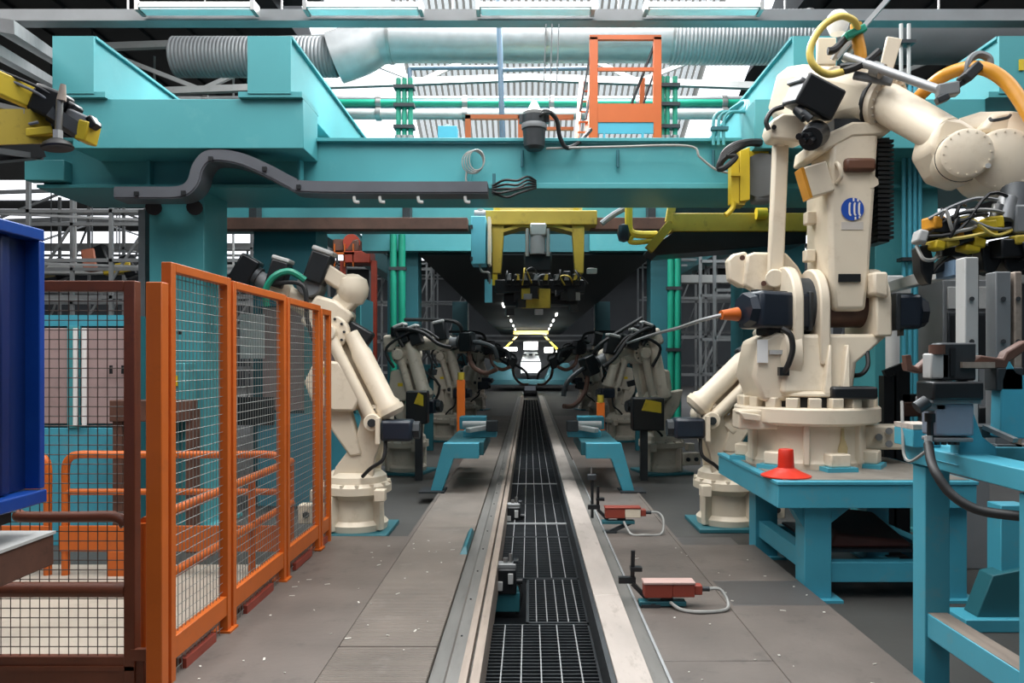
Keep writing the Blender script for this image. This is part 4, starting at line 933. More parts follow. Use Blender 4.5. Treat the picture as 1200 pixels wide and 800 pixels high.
robot('farthest dim robot on the left of the line in the tunnel', (-1.8, 26.5, FZ), math.pi-.3, 0, creamD, pose=1)
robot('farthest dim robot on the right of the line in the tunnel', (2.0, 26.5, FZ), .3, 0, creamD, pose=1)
for (a, b), mtq, lab in ((((485, 476), (496, 460)), yellow, 'yellow tag plate on a stand by the second left robot'), (((752, 484), (775, 468)), yellow, 'yellow tag plate on a stand by the second right robot')):
    Yq = 10.7; q0 = P(*a, Yq); q1 = P(*b, Yq); t = thing('tag_plate', lab, 'sign', (q0.x, Yq, FZ))
    part('plate', M().prism([(q0.x, Yq, q0.z+.04), (q0.x+.06, Yq, q1.z), (q1.x, Yq, q1.z-.04), (q1.x, Yq, q0.z)], (0, .02, 0)), yellow, t)
    part('back_box', M().box((q0.x-.12, Yq+.03, q0.z-.25), (q1.x+.05, Yq+.3, q1.z+.02)), black, t, bevel=.02)
    part('stand', M().box((q0.x, Yq+.1, FZ), (q0.x+.1, Yq+.2, q0.z-.2)), darkS, t)
for px, h, s_ in ((540, .8, 'left'), (704, .4, 'right')):
    Yq = 13.5; x = P(px, 0, Yq).x; t = thing('marker_post', 'dull orange marker post on the %s side of the line' % s_, 'post', (x, Yq, FZ))
    part('post', M().box((x-.07, Yq, FZ), (x+.07, Yq+.1, FZ+.55+h)), orange, t, bevel=.006)
    part('lamp', M().cyl((x, Yq+.05, FZ+.55+h), (x, Yq+.05, FZ+.68+h), .06, n=12), yellowD, t)
random.seed(21)                                     # cable and valve clutter hanging beside the tunnel robots
for s_ in (-1, 1):
    for k, y in enumerate((14.4, 18.6, 23.4)):
        x = s_*2.2+.1; t = thing('valve_rack', 'dark rack of valves and hoses between robots on the %s, %s of three' % ('left' if s_ < 0 else 'right', ('nearest', 'second', 'farthest')[k]), 'rack', (x, y, FZ))
        part('frame', M().box((x-.3, y, FZ), (x+.3, y+.1, 1.5)), tealD, t, bevel=.01)
        for i in range(8):
            q = V(x+random.uniform(-.4, .4), y-.08, random.uniform(.5, 1.9)); part('valve', M().obox(q, .08, .06, random.uniform(.05, .12), (1, 0, random.uniform(-.5, .5))), (grime, darkS, greyP, creamD)[i % 4], t, bevel=.01)
        for i in range(6):
            q = V(x+random.uniform(-.3, .3), y-.1, 1.8); part('hose', M().tube([q, q+V(random.uniform(-.3, .3), -.15, -.3), q+V(random.uniform(-.4, .4), -.1, -.7), q+V(0, .05, -1.2)], .025, 6, k=4), (rubber, hoseG)[i % 3 == 0], t)

# side bays: steel racks, crossbars and skylit clutter
def rack(x, y, nx, dx, z1, levels, label, mt, dy=1.2, w=.028):
    t = thing('steel_rack', label, 'rack', (x+nx*dx/2, y, FZ))
    for i in range(nx+1):
        for yy in (y, y+dy): part('upright', M().box((x+i*dx-w, yy-w, FZ), (x+i*dx+w, yy+w, z1)), mt, t)
    for z in levels:
        for yy in (y, y+dy): part('cross_rail', M().box((x, yy-w, z-w), (x+nx*dx, yy+w, z+w)), mt, t)
        part('brace', M().beam((x, y, z), (x+nx*dx, y+dy, z-.05), w*1.4), mt, t)
    for i in range(nx):
        part('diagonal', M().beam((x+i*dx, y+dy, levels[0]), (x+(i+1)*dx, y+dy, levels[-1]), w*1.4), mt, t)
    return t
rack(-9.5, 12.5, 4, 1.35, 4.6, (1.9, 2.6, 3.2, 4.0), 'pale galvanised rack in the left bay seen under the gantry end', galv)
rack(-12.5, 18, 5, 1.5, 5.4, (1.4, 2.4, 3.2, 4.2, 5.0), 'second galvanised rack deeper in the left bay', galv)
rack(-8.8, 24, 4, 1.4, 5.2, (1.2, 2.2, 3.4, 4.6), 'galvanised rack in the left bay beyond the tunnel mouth', galv)
rack(3.5, 14.5, 4, 1.1, 3.9, (1.3, 2.0, 2.9, 3.6), 'pale galvanised rack in the right bay behind the mid robots', galv)
rack(3.4, 20, 5, 1.2, 4.6, (1.2, 2.2, 3.2, 4.2), 'second galvanised rack deeper in the right bay', galv)
rack(4.0, 27, 5, 1.3, 5.4, (1.4, 2.6, 3.8, 5.0), 'farthest galvanised rack in the right bay', galv)
rack(-6.0, 29, 3, 1.2, 5.2, (1.4, 2.6, 3.8, 4.8), 'farthest galvanised rack in the left bay beside the tunnel', galv)
for k, (x0, x1, y, z, mtq, lab) in enumerate(((-14, -4.5, 15.5, 3.35, paleS, 'pale overhead track in the left bay, nearer one'), (-14, -4.5, 21.5, 4.7, paleS, 'pale overhead track in the left bay, farther one'),
        (3.2, 12, 17.8, 3.4, paleS, 'pale overhead track in the right bay'), (-14, -4.0, 26, 5.4, galv, 'high galvanised track across the left bay'), (3.0, 14, 24, 4.7, galv, 'high galvanised track across the right bay'))):
    t = thing('overhead_track', lab, 'track', ((x0+x1)/2, y, z))
    part('track', M().box((x0, y, z), (x1, y+.15, z+.16)), mtq, t); part('flange', M().box((x0, y-.08, z-.03), (x1, y+.23, z)), mtq, t)
    n_ = int((x1-x0)/1.6)
    for i in [j for j in range(n_+1) if min(abs(x0+j*1.6-q_) for q_ in (-4.21, 4.55)) > .3]: part('drop_rod', M().cyl((x0+i*1.6, y+.08, z+.16), (x0+i*1.6, y+.08, ZC-.06), .025, n=6), mtq, t)
for k, (px, py, Y, c_) in enumerate(((108, 305, 14, 'salmon'), (140, 315, 15, 'yellow'), (60, 318, 16, 'yellow'))):
    q = P(px, py, Y); t = thing('hanging_tool', '%s hanging tool in the left bay, %s' % (c_, ('by the nearer overhead track', 'nearest the gantry column', 'just right of the blue container')[k]), 'tool', q)
    mm = mat(c_+'_tool', 'c97d62' if k == 0 else 'c9ab34', .5)
    part('body', M().obox(q, .28 if k else .13, .12, .10 if k else .2, (1, 0, .15)), mm, t, bevel=.03)
    part('grip', M().obox(q+V(.2, 0, .05), .12, .1, .22, (1, 0, .4)), grime, t, bevel=.03)
    part('hang_cord', M().wire(q, (q.x, q.y, ZC-.06), .015), darkS, t)
t = thing('red_carriage', 'rusty red steel carriage between the left columns behind the robot', 'carriage', P(410, 300, 14.5))
rb = mat('dull_red_steel', '9c3a26', .5, var=.2)
part('beam', M().box(P(402, 308, 14.5), P(440, 298, 15)), rb, t, bevel=.02)
for px in (392, 404, 414): part('post', M().box(P(px-1, 312, 14.5), P(px+1, 286, 14.56)), orange, t)
for px in (400, 436): part('stand_leg', M().box((P(px, 0, 14.7).x, 14.6, FZ), (P(px, 0, 14.7).x+.1, 14.7, P(0, 306, 14.7).z)), rb, t)
part('post_rail', M().box(P(390, 298, 14.5), P(416, 296, 14.56)), orange, t)
part('gear_block', M().obox(P(408, 289, 14.8), .25, .2, .12), brown, t, bevel=.03)
part('gear_wheel', M().cyl(P(412, 284, 14.6), P(412, 284, 14.9), .16, n=18), rb, t)

# ------------------------------------------------------------------ robot table and the big robot, right
tx0, tx1, ty0, ty1, tz = 1.72, 3.09, 5.3, 6.97, .73
t = thing('robot_table', 'teal steel table with worn grey top carrying the big cream robot', 'table', ((tx0+tx1)/2, (ty0+ty1)/2, FZ))
part('table_top', M().box((tx0-.01, ty0-.01, tz-.025), (tx1+.01, ty1, tz)), tealB, t, bevel=.004)
part('top_sheet', M().box((tx0+.05, ty0+.05, tz), (tx1-.02, ty1-.03, tz+.004)), mat('worn_grey_sheet', '8f8980', .5, .2, var=.2, scale=4, wear='55504a', wear_amt=.6), t)
part('front_apron', M().box((tx0, ty0, tz-.185), (tx1, ty0+.05, tz-.025)), tealB, t, bevel=.004)
part('side_apron', M().box((tx0, ty0+.05, tz-.185), (tx0+.05, ty1, tz-.025)), tealB, t, bevel=.004)
part('side_apron', M().box((tx1-.05, ty0+.05, tz-.185), (tx1, ty1, tz-.025)), tealB, t, bevel=.004)
for x in (1.93, 2.88):
    for y in (5.38, 6.55):
        l = part('leg', M().box((x, y, FZ), (x+.19, y+.19, tz-.185)), tealB, t, bevel=.006)
        part('foot_plate', M().box((x-.06, y-.06, FZ), (x+.25, y+.25, FZ+.02)), tealB, l)
    part('side_rail', M().box((x+.03, 5.57, .06), (x+.13, 6.55, .2)), tealB, t, bevel=.004)
for y in (5.42, 6.6): part('lower_rail', M().box((2.12, y, .0), (2.88, y+.1, .14)), tealB, t, bevel=.004)
part('gusset', M().prism([(2.12, 5.4, tz-.185), (2.30, 5.4, tz-.185), (2.26, 5.4, tz-.20), (2.12, 5.4, tz-.31)], (0, .12, 0)), tealB, t)
part('gusset', M().prism([(1.93, 5.4, tz-.185), (1.80, 5.4, tz-.185), (1.86, 5.4, tz-.22), (1.93, 5.4, tz-.34)], (0, .12, 0)), tealB, t)
part('under_tray', M().box((2.14, 5.55, .18), (2.86, 6.5, .20)), darkS, t)
one('folded_tarp', 'dark red brown folded sheet on the tray under the robot table', 'sheet', M().loft([[(2.2, 5.6, .2), (2.8, 5.6, .2), (2.8, 6.2, .2), (2.2, 6.2, .2)], [(2.25, 5.62, .30), (2.78, 5.62, .24), (2.75, 6.15, .36), (2.25, 6.15, .42)]]), mat('dark_red_sheet', '5a2f28', .6, var=.2), bevel=.02)

bx, by = 2.26, 6.28
t = thing('welding_robot', 'big cream robot with a round blue logo, standing on the teal table at right', 'robot', (bx, by, tz))
base = part('base', M().lathe([(.47, tz), (.475, tz+.05), (.455, tz+.08), (.45, tz+.33), (0, tz+.33)], (bx, by, 0), n=48), cream, t)
for a in (-2.35, -1.45, -.6, .5, 1.6, 2.6):
    c = V(bx+math.cos(a)*.46, by+math.sin(a)*.46, tz)
    part('foot', M().obox(c+V(0, 0, .085), .10, .08, .05, (math.cos(a), math.sin(a), 0), (-math.sin(a), math.cos(a), 0)), cream, base, bevel=.012)
    part('foot_shim', M().obox(c+V(0, 0, .018), .13, .12, .018, (math.cos(a), math.sin(a), 0), (-math.sin(a), math.cos(a), 0)), tealB, base)
for a in (-1.9, -2.9, -.95): 
    c = V(bx+math.cos(a)*.46, by+math.sin(a)*.46, tz)
    part('base_rib', M().obox(c+V(0, 0, .20), .035, .025, .16, (math.cos(a), math.sin(a), 0), (-math.sin(a), math.cos(a), 0)), cream, base, bevel=.01)
part('oil_streak', M().lathe([(.4585, 0), (.4575, .10), (.4545, .25)], (bx, by, tz+.08), n=48) if False else M().prism([(bx+.09, by-.452, tz+.10), (bx+.15, by-.452, tz+.10), (bx+.16, by-.452, tz+.17), (bx+.135, by-.452, tz+.24), (bx+.13, by-.452, tz+.32), (bx+.115, by-.452, tz+.32), (bx+.105, by-.452, tz+.22), (bx+.085, by-.452, tz+.16)], (0, .03, 0)), mat('oil_streak', 'c2b083', .4, var=.15, scale=12), base)
ring = part('base_ring', M().lathe([(.45, tz+.33), (.54, tz+.345), (.565, tz+.36), (.565, tz+.46), (.55, tz+.475), (0, tz+.475)], (bx, by, 0), n=56), cream, t)
for i in range(20):
    a = 2*math.pi*i/20+.1; c = V(bx+math.cos(a)*.49, by+math.sin(a)*.49, tz+.51)
    part('ring_block', M().obox(c, .05, .045, .04, (math.cos(a), math.sin(a), 0), (-math.sin(a), math.cos(a), 0)), cream, ring, bevel=.008)
part('bearing_gap', M().cyl((bx, by, tz+.475), (bx, by, tz+.56), .44, n=40), black, t)
part('turn_plate', M().lathe([(.46, tz+.555), (.48, tz+.565), (.48, tz+.58), (.44, tz+.60), (0, tz+.60)], (bx, by, 0), n=48), cream, t)
part('stop_lug', M().box(P(866, 503, 5.95), P(903, 478, 6.15)), cream, t, bevel=.015)
part('stop_lug', M().prism([P(866, 482, 5.9), P(892, 486, 5.9), P(892, 494, 5.9), P(872, 492, 5.9)], (0, .15, 0)), cream, t, bevel=.01)
part('stop_switch', M().box(P(976, 468, 5.75), P(1016, 452, 5.95)), black, t, bevel=.02)
cb = part('connector_box', M().box(P(1000, 527, 6.15), P(1056, 496, 6.35)), cream, t, bevel=.02)
for px, py in ((1010, 504), (1030, 512), (1042, 505), (1042, 520)): part('connector', M().cyl(P(px, py, 6.15), P(px, py, 6.1), .028, n=10), greyP, cb)
z0 = tz+.60
# turret and cheeks (plates in the Y-Z plane with round heads)
tur = part('turret', M().loft([[(1.93, 5.86, z0-.02), (2.47, 5.86, z0-.02), (2.60, 6.66, z0-.02), (1.93, 6.66, z0-.02)], [(1.97, 5.92, z0+.22), (2.53, 5.92, z0+.22), (2.64, 6.6, z0+.22), (1.97, 6.6, z0+.22)], [(2.02, 5.95, z0+.44), (2.80, 5.95, z0+.44), (2.80, 6.55, z0+.44), (2.02, 6.55, z0+.44)]]), cream, t, bevel=.03)
for px in (971, 992): part('turret_rib', M().prism([P(px-5, 462, 5.80), P(px+5, 462, 5.80), P(px+4, 404, 5.88), P(px+1, 404, 5.88)], (0, .15, 0)), cream, tur, bevel=.01)
jc = V(0, 6.2, 2.0)
def cheek(x0, x1, r=.31, zb=z0+.2, wy=.31, hole=0.0):
    pr = [(x0, jc.y-wy, zb), (x0, jc.y+wy, zb)]
    for i in range(19):
        a = math.pi*i/18; pr.append((x0, jc.y+r*math.cos(a), jc.z+r*math.sin(a)))
    return M().prism(pr, (x1-x0, 0, 0))
part('shoulder_cheek', cheek(2.03, 2.11, .32), cream, t, bevel=.015)
part('shoulder_cheek', cheek(2.24, 2.32, .30), cream, t, bevel=.015)
part('shoulder_gap', M().cyl((2.11, jc.y, jc.z), (2.24, jc.y, jc.z), .23, n=28), darkS, t)
part('shoulder_cheek', cheek(2.67, 2.79, .30, z0+.42), cream, t, bevel=.015)
part('shoulder_pivot', M().cyl((2.32, jc.y, jc.z), (2.67, jc.y, jc.z), .17, n=28), mat('oily_brown', '4a3128', .4, .2, var=.3, scale=6), t)
part('gear_housing', M().lathe([(0, 0), (.20, .0), (.25, .04), (.26, .16), (0, .18)], (1.93, 6.12, 1.62), (1, 0, 0), 28), cream, t)
part('gear_box', M().prism([P(882, 440, 5.92), P(890, 398, 5.92), P(912, 388, 5.92), P(930, 396, 5.92), P(934, 470, 5.92), P(894, 470, 5.92)], (0, .5, 0)), cream, t, bevel=.03)
part('rating_plate', M().box(P(888, 425, 5.90), P(899, 398, 5.92)), white, t)
part('rating_plate', M().box(P(902, 415, 5.90), P(928, 410, 5.92)), paleS, t)
part('cable_clip', M().box(P(914, 440, 5.85), P(922, 430, 5.91)), black, t)
part('turret_cable', M().tube([P(916, 385, 5.82), P(926, 392, 5.80), P(929, 408, 5.80), P(925, 424, 5.82), P(919, 436, 5.86)], .022, 8), rubber, t)
part('turret_cable', M().tube([P(1000, 440, 6.0), P(1010, 438, 5.9), (P(1017, 428, 5.9)), P(1016, 412, 5.95)], .018, 8), rubber, t)
def motor(a, b, w0, h0, nm, tube_axis):
    mo = part(nm, M().beam(a, b, w0, h0), navy, t, bevel=.03)
    d = (Vector(b)-Vector(a)).normalized(); p_, q_ = perp(d); 
    part('motor_flange', M().beam(Vector(b)-d*.03, Vector(b)+d*.01, w0*1.08, h0*1.08), darkS, mo, bevel=.01)
    part('end_cover', M().cyl(Vector(a)-d*.06, Vector(a), w0*.40, w0*.47, n=8), navy, mo)
    part('motor_ridge', M().beam(Vector(a)+q_*h0*.52+d*.04, Vector(b)+q_*h0*.52-d*.02, w0*.25, .02), darkS, mo)
    part('terminal_box', M().beam(Vector(a)+d*.12-q_*h0*.56, Vector(b)-d*.08-q_*h0*.56, w0*.5, .07), black, mo, bevel=.012)
    return mo
motor(P(878, 363, 5.95), P(936, 366, 6.12), .30, .285, 'shoulder_motor', 0)
motor(P(1074, 366, 6.1), P(1043, 366, 6.12), .28, .27, 'shoulder_motor', 0)
part('orange_plug', M().cyl(P(845, 369, 5.9), P(864, 368, 5.95), .035, .055, n=14), orange, t)
part('plug_lead', M().tube([P(846, 369, 5.9), P(822, 375, 6.1), P(795, 384, 6.8), P(765, 392, 8.0), P(735, 402, 10.5)], .016, 6), galv, t)
# lower arm column
cf = 5.94
col = part('lower_arm', M().loft([[(2.37, cf+.03, 1.95), (2.61, cf, 1.95), (2.61, 6.42, 1.95), (2.37, 6.42, 1.95)], [(2.33, cf, 2.22), (2.64, cf, 2.22), (2.64, 6.46, 2.22), (2.33, 6.46, 2.22)], [(2.315, cf, 2.9), (2.685, cf, 2.9), (2.685, 6.44, 2.9), (2.315, 6.44, 2.9)], [(2.36, cf+.02, 3.34), (2.72, cf+.02, 3.34), (2.72, 6.40, 3.34), (2.36, 6.40, 3.34)]]), cream, t, bevel=.035)
part('arm_side_block', M().loft([[(2.63, 5.84, 2.07), (2.74, 5.84, 2.04), (2.78, 6.1, 2.06), (2.63, 6.1, 2.06)], [(2.62, 5.84, 2.24), (2.73, 5.84, 2.24), (2.78, 6.1, 2.24), (2.62, 6.1, 2.24)]]), cream, t, bevel=.02)
part('name_plate', M().box(P(983, 330, cf-.012), P(1006, 321.5, cf+.03)), black, col)
part('brown_cover', M().box(P(991, 200, cf-.05), P(1023, 187, cf+.02)), mat('brown_leather_cover', '5f3d2c', .5, var=.15), col, bevel=.025)
part('lifting_handle', M().tube([P(980, 191, cf+.0), P(983, 194, cf-.06), P(986, 206, cf-.06), P(980, 215, cf-.0)], .016, 8), cream, col)
part('arm_lip', M().prism([P(1019, 200, cf), P(1029, 210, cf), P(1030, 216, cf), (P(1020, 222, cf))], (0, .3, 0)), cream, col)
for px, py in ((948, 300), (949, 256)): part('arm_tab', M().box(P(px-3, py+6, 6.2), P(px+3, py-6, 6.3)), cream, col, bevel=.01)
# round blue logo with white curved bars and its pale caption plate
lc = P(999, 245, cf-.006); R = .088
logo = part('logo', M().cyl(lc, lc-V(0, .004, 0), R, n=40), mat('logo_blue', '1f4fae', .4, var=.03), col)
lw = mat('logo_white', 'e9e4da', .4, var=.02)
for x in (-.024, .014, .050):                       # three upright white bars, each stepping sideways at its ends
    hgt = .048
    part('logo_bar', ribbon([lc+V(x+.006, -.006, hgt), lc+V(x, -.006, hgt*.8), lc+V(x-.002, -.006, 0), lc+V(x, -.006, -hgt*.8), lc+V(x+.012, -.006, -hgt)], 3, .003, .0135), lw, logo)
for x, za, zb2 in ((.006, .060, .086), (.040, .058, .076), (.020, -.060, -.084), (.052, -.056, -.070)):
    part('logo_bar', M().box(lc+V(x-.006, -.0075, min(za, zb2)), lc+V(x+.006, -.0045, max(za, zb2))), lw, logo)
part('caption_plate', M().box(P(986, 269, cf-.004), P(1010, 260.5, cf+.02)), mat('caption_pale_blue', 'c6bfb6', .4, var=.04), col)
jb = part('side_box', M().obox(P(956, 212, 5.98), .095, .07, .12, (1, 0, .30)), cream, t, bevel=.012)
part('orange_edge', M().obox(P(956, 212, 5.98)-V(1, 0, .30).normalized()*.10, .012, .072, .122, (1, 0, .30)), hoseO, jb)
# ribbed black bellows on the far side of the arm
bl = M(); 
for i in range(22):
    z = 2.52+i*.036; bl.box((2.735, 6.02, z), (2.86, 6.34, z+.022))
bl.box((2.75, 6.05, 2.5), (2.84, 6.31, 3.32))
part('ribbed_guard', bl, black, t)
# upper arm housing
H0, H1 = P(936, 108, 6.72), P(1034, 120, 5.98)
d = (H1-H0).normalized(); p_, q_ = perp(d)
def sec(c, w_, h_, ch): return [c+p_*x*w_+q_*z*h_ for x, z in ((-.5, -.5+ch), (-.5+ch, -.5), (.5-ch, -.5), (.5, -.5+ch), (.5, .5-ch), (.5-ch, .5), (-.5+ch, .5), (-.5, .5-ch))]
L = (H1-H0).length
up = part('upper_arm_housing', M().loft([sec(H0-d*.12-q_*.03, .34, .30, .2), sec(H0-d*.04-q_*.04, .54, .44, .2), sec(H0+d*.2-q_*.05, .60, .52, .16), sec(H0+d*.55*L-q_*.06, .58, .56, .16), sec(H0+d*.85*L-q_*.01, .46, .46, .24), sec(H1, .40, .40, .28)]), cream, t, bevel=.03)
part('belly_plate', M().prism([P(957, 178, 5.95), P(966, 178, 5.95), P(1000, 160, 5.95), P(1038, 158, 5.95), P(1048, 150, 5.95), P(1036, 142, 5.95), P(1000, 142, 5.95), P(960, 160, 5.95)], (0, .55, 0)), cream, t, bevel=.02)
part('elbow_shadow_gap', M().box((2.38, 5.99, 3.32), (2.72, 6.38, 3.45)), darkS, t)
fr = part('forearm_ring', M().lathe([(.19, -.02), (.205, .0), (.205, .05), (.18, .06), (0, .06)], H1, d, 32), cream, t)
part('ring_bolts', M().bolts(H1+d*.06, d, .172, 18, .012, .014), creamD, fr, kind='stuff')
part('ring_gap', M().cyl(H1-d*.035, H1-d*.005, .215, n=32), black, t)
E1 = P(1108, 160, 5.45); fd = (E1-H1).normalized()
part('forearm_tube', M().cyl(H1+d*.03, E1, .15, .135, n=32), cream, t)
pol = [P(x, y, 5.36) for x, y in ((1090, 172), (1097, 146), (1106, 134), (1128, 138), (1158, 156), (1160, 196), (1140, 214), (1108, 204))]
part('wrist_body', M().prism(pol, (.02, .34, .0)), cream, t, bevel=.04)
wa = V(-.28, -1, -.05).normalized()
c1 = P(1127, 184, 5.33); c2 = P(1172, 190, 5.30)
k1 = part('wrist_disc', M().lathe([(0, .14), (.150, .14), (.165, .13), (.17, .0), (.178, -.01), (.178, -.2), (0, -.2)], c1, wa, 36), cream, t)
part('disc_bolts', M().bolts(c1+wa*.138, wa, .145, 16, .006, .006), cream, k1, kind='stuff')
part('disc_gap', M().cyl(c1+wa*.002, c1+wa*.010, .1735, n=32), darkS, k1)
k2 = part('wrist_disc', M().lathe([(0, .10), (.19, .10), (.21, .085), (.215, -.05), (.215, -.35), (0, -.36)], c2, wa, 36), cream, t)
part('disc_bolts', M().bolts(c2+wa*.098, wa, .185, 20, .006, .006), cream, k2, kind='stuff')
part('grease_nipple', M().cyl(P(1158, 194, 5.22), P(1158, 194, 5.12), .018, n=8), paleS, k2)
ha = part('hand_arm', M().loft([[P(x, y, 5.5)for x, y in ((1118, 150), (1122, 138), (1150, 130), (1152, 150))], [P(x, y, 5.3) for x, y in ((1180, 156), (1182, 140), (1184, 128), (1186, 150))], [P(x, y, 5.2) for x, y in ((1238, 166), (1238, 148), (1238, 134), (1238, 158))]]), cream, t, bevel=.02)
part('hand_block', M().prism([P(x, y, 5.3) for x, y in ((1150, 152), (1166, 132), (1180, 129), (1240, 138), (1240, 165), (1190, 162))], (0, .25, 0)), cream, t, bevel=.03)
part('hand_handle', M().tube([P(1160, 139, 5.2), P(1164, 141, 5.16), P(1180, 138, 5.16), P(1184, 135, 5.2)], .011, 6), darkS, ha)
# upper axis motors
ma, mb_ = P(935, 124, 5.98), P(972, 108, 6.02)
ux = V(1, .1, -.35).normalized()
mo = part('axis_motor', M().obox(P(953, 115, 5.92), .165, .15, .12, (.92, .15, -.40), (.25, 1, .1)), black, t, bevel=.02)
part('motor_top', M().obox(P(949, 104, 5.93), .145, .14, .02, (.92, .15, -.40), (.25, 1, .1)), greyP, mo, bevel=.012)
part('motor_gland', M().cyl(P(934, 128, 5.85), P(944, 138, 5.8), .04, n=12), black, mo)
part('motor_gland', M().cyl(P(940, 132, 5.8), P(950, 140, 5.78), .03, n=12), darkS, mo)
rk = part('rocker', M().prism([P(x, y, 6.1) for x, y in ((901, 152), (904, 141), (918, 132), (936, 133), (948, 148), (952, 160), (938, 166), (905, 162))], (0, .2, 0)), cream, t, bevel=.02)
part('rocker_pin', M().cyl(P(907, 149, 6.1), P(907, 149, 6.07), .02, n=10), black, rk)
part('rocker_band', M().tube([P(901, 152, 6.05), P(898, 142, 6.05), P(905, 130, 6.05), P(918, 125, 6.05)], .02, 8), rubber, rk)
rm = part('wrist_motor', M().cyl(P(956, 157, 5.98), P(950, 163, 5.72), .105, .085, n=18), black, t)
for i in range(4): part('gland', M().cyl(P(944+i*4, 158+4*(i % 2), 5.75), P(936+i*4, 160+6*(i % 2), 5.66), .025, n=8), grime, rm)
# parallel link
part('link_rod', M().beam(P(915, 160, 6.28), P(908, 328, 6.28), .115, .10), cream, t, bevel=.015)
for px, py in ((915, 160), (908, 326)): part('rod_eye', M().cyl(P(px, py, 6.2), P(px, py, 6.36), .075, n=18), cream, t, bevel=.01)
l1 = part('link_plate', M().prism([P(x, y, 6.42) for x, y in ((855, 328), (853, 304), (860, 297), (875, 294), (888, 326), (884, 336), (868, 336))], (0, .12, 0)), cream, t, bevel=.02)
l2 = part('link_plate', M().prism([P(x, y, 6.36) for x, y in ((876, 298), (884, 295), (922, 296), (936, 312), (948, 336), (930, 350), (892, 346), (872, 334))], (0, .10, 0)), cream, t, bevel=.02)
for px, py in ((927, 321), (895, 332), (870, 302)): part('plate_hole', M().cyl(P(px, py, 6.35), P(px, py, 6.33), .022, n=12), brown, l2)
# hose dress pack on top of the arm
part('dress_bracket', M().box(P(958, 76, 6.1), P(978, 46, 6.14)), cream, t, bevel=.01)
part('dress_bracket', M().beam(P(975, 70, 6.05), P(984, 55, 6.0), .035, .02), steel, t)
part('yellow_hose', M().tube([P(1005, 34, 5.9), P(1000, 24, 5.85), P(985, 19, 5.8), P(967, 28, 5.78), P(954, 45, 5.78), (P(949, 62, 5.78)), P(954, 77, 5.78), P(970, 87, 5.8), P(988, 84, 5.85)], .027, 10), hoseY, t)
part('black_hose', M().tube([P(1003, 36, 6.0), P(992, 44, 5.95), P(978, 58, 5.9), P(970, 60, 5.9)], .03, 8), rubber, t)
part('black_hose', M().tube([P(988, 83, 5.85), P(1000, 80, 5.8), P(1016, 72, 5.75), P(1030, 60, 5.75)], .03, 8), rubber, t)
part('black_hose', M().tube([P(985, 78, 5.85), P(1002, 76, 5.8), P(1018, 74, 5.75), P(1028, 68, 5.75)], .024, 8), darkS, t)
part('amber_hose', M().tube([P(1003, 28, 5.95), P(1005, 45, 5.95), P(1008, 60, 5.95), P(1009, 72, 5.95)], .045, 12), hoseO, t)
part('green_collar', M().obox(P(1001, 39, 5.93), .085, .05, .03, (1, 0, .45)), greenP, t, bevel=.012)
part('white_cap', M().lathe([(0, 0), (.06, 0), (.085, .06), (.085, .14), (.05, .18), (0, .19)], P(982, 40, 6.2), (0, 0, 1), 16), white, t)
part('hanger_strut', M().beam(P(980, 68, 6.1), P(1045, -6, 6.0), .06, .035), galv, t)
part('hanger_strut', M().beam(P(988, 72, 6.12), P(1010, 42, 6.05), .05, .03), galv, t)
part('white_shield', M().prism([P(x, y, 5.85) for x, y in ((1032, 78), (1040, 42), (1058, 45), (1047, 82))], (0, .03, 0)), cream, t, bevel=.008)
rd = part('sensor_rod', M().cyl(P(990, 66, 5.85), P(1108, 108, 5.4), .032, n=14), galv, t)
part('rod_sleeve', M().cyl(P(1023, 80, 5.75), P(1034, 84, 5.7), .055, n=14), steel, rd)
part('sensor_head', M().obox(P(1110, 106, 5.4), .07, .05, .045, (1, -.2, .1)), greyP, rd, bevel=.012)
part('sensor_lens', M().obox(P(1104, 116, 5.36), .04, .04, .025, (1, -.2, .4)), darkS, rd, bevel=.01)
part('rod_mount', M().beam(P(1000, 88, 5.85), P(1046, 96, 5.75), .05, .06), greyP, t, bevel=.01)

t = thing('supply_hose', 'thick amber supply hose arching over the robot wrist at right edge', 'hose', P(1140, 110, 5.5))
part('hose', M().tube([P(1070, 122, 5.9), P(1082, 108, 5.8), P(1104, 90, 5.6), P(1130, 80, 5.45), P(1155, 81, 5.35), P(1178, 95, 5.28), P(1196, 118, 5.2), P(1215, 150, 5.1)], .047, 12), hoseO, t)
part('hose_clip', M().tube([P(1134, 92, 5.42), P(1136, 72, 5.4), P(1146, 64, 5.4), P(1158, 68, 5.4), P(1160, 78, 5.4)], .028, 8), greyP, t)
part('clip_block', M().obox(P(1137, 86, 5.38), .07, .06, .035, (1, 0, 1)), darkS, t, bevel=.01)
part('clip_arm', M().beam(P(1116, 108, 5.4), P(1136, 88, 5.4), .04, .03), darkS, t)

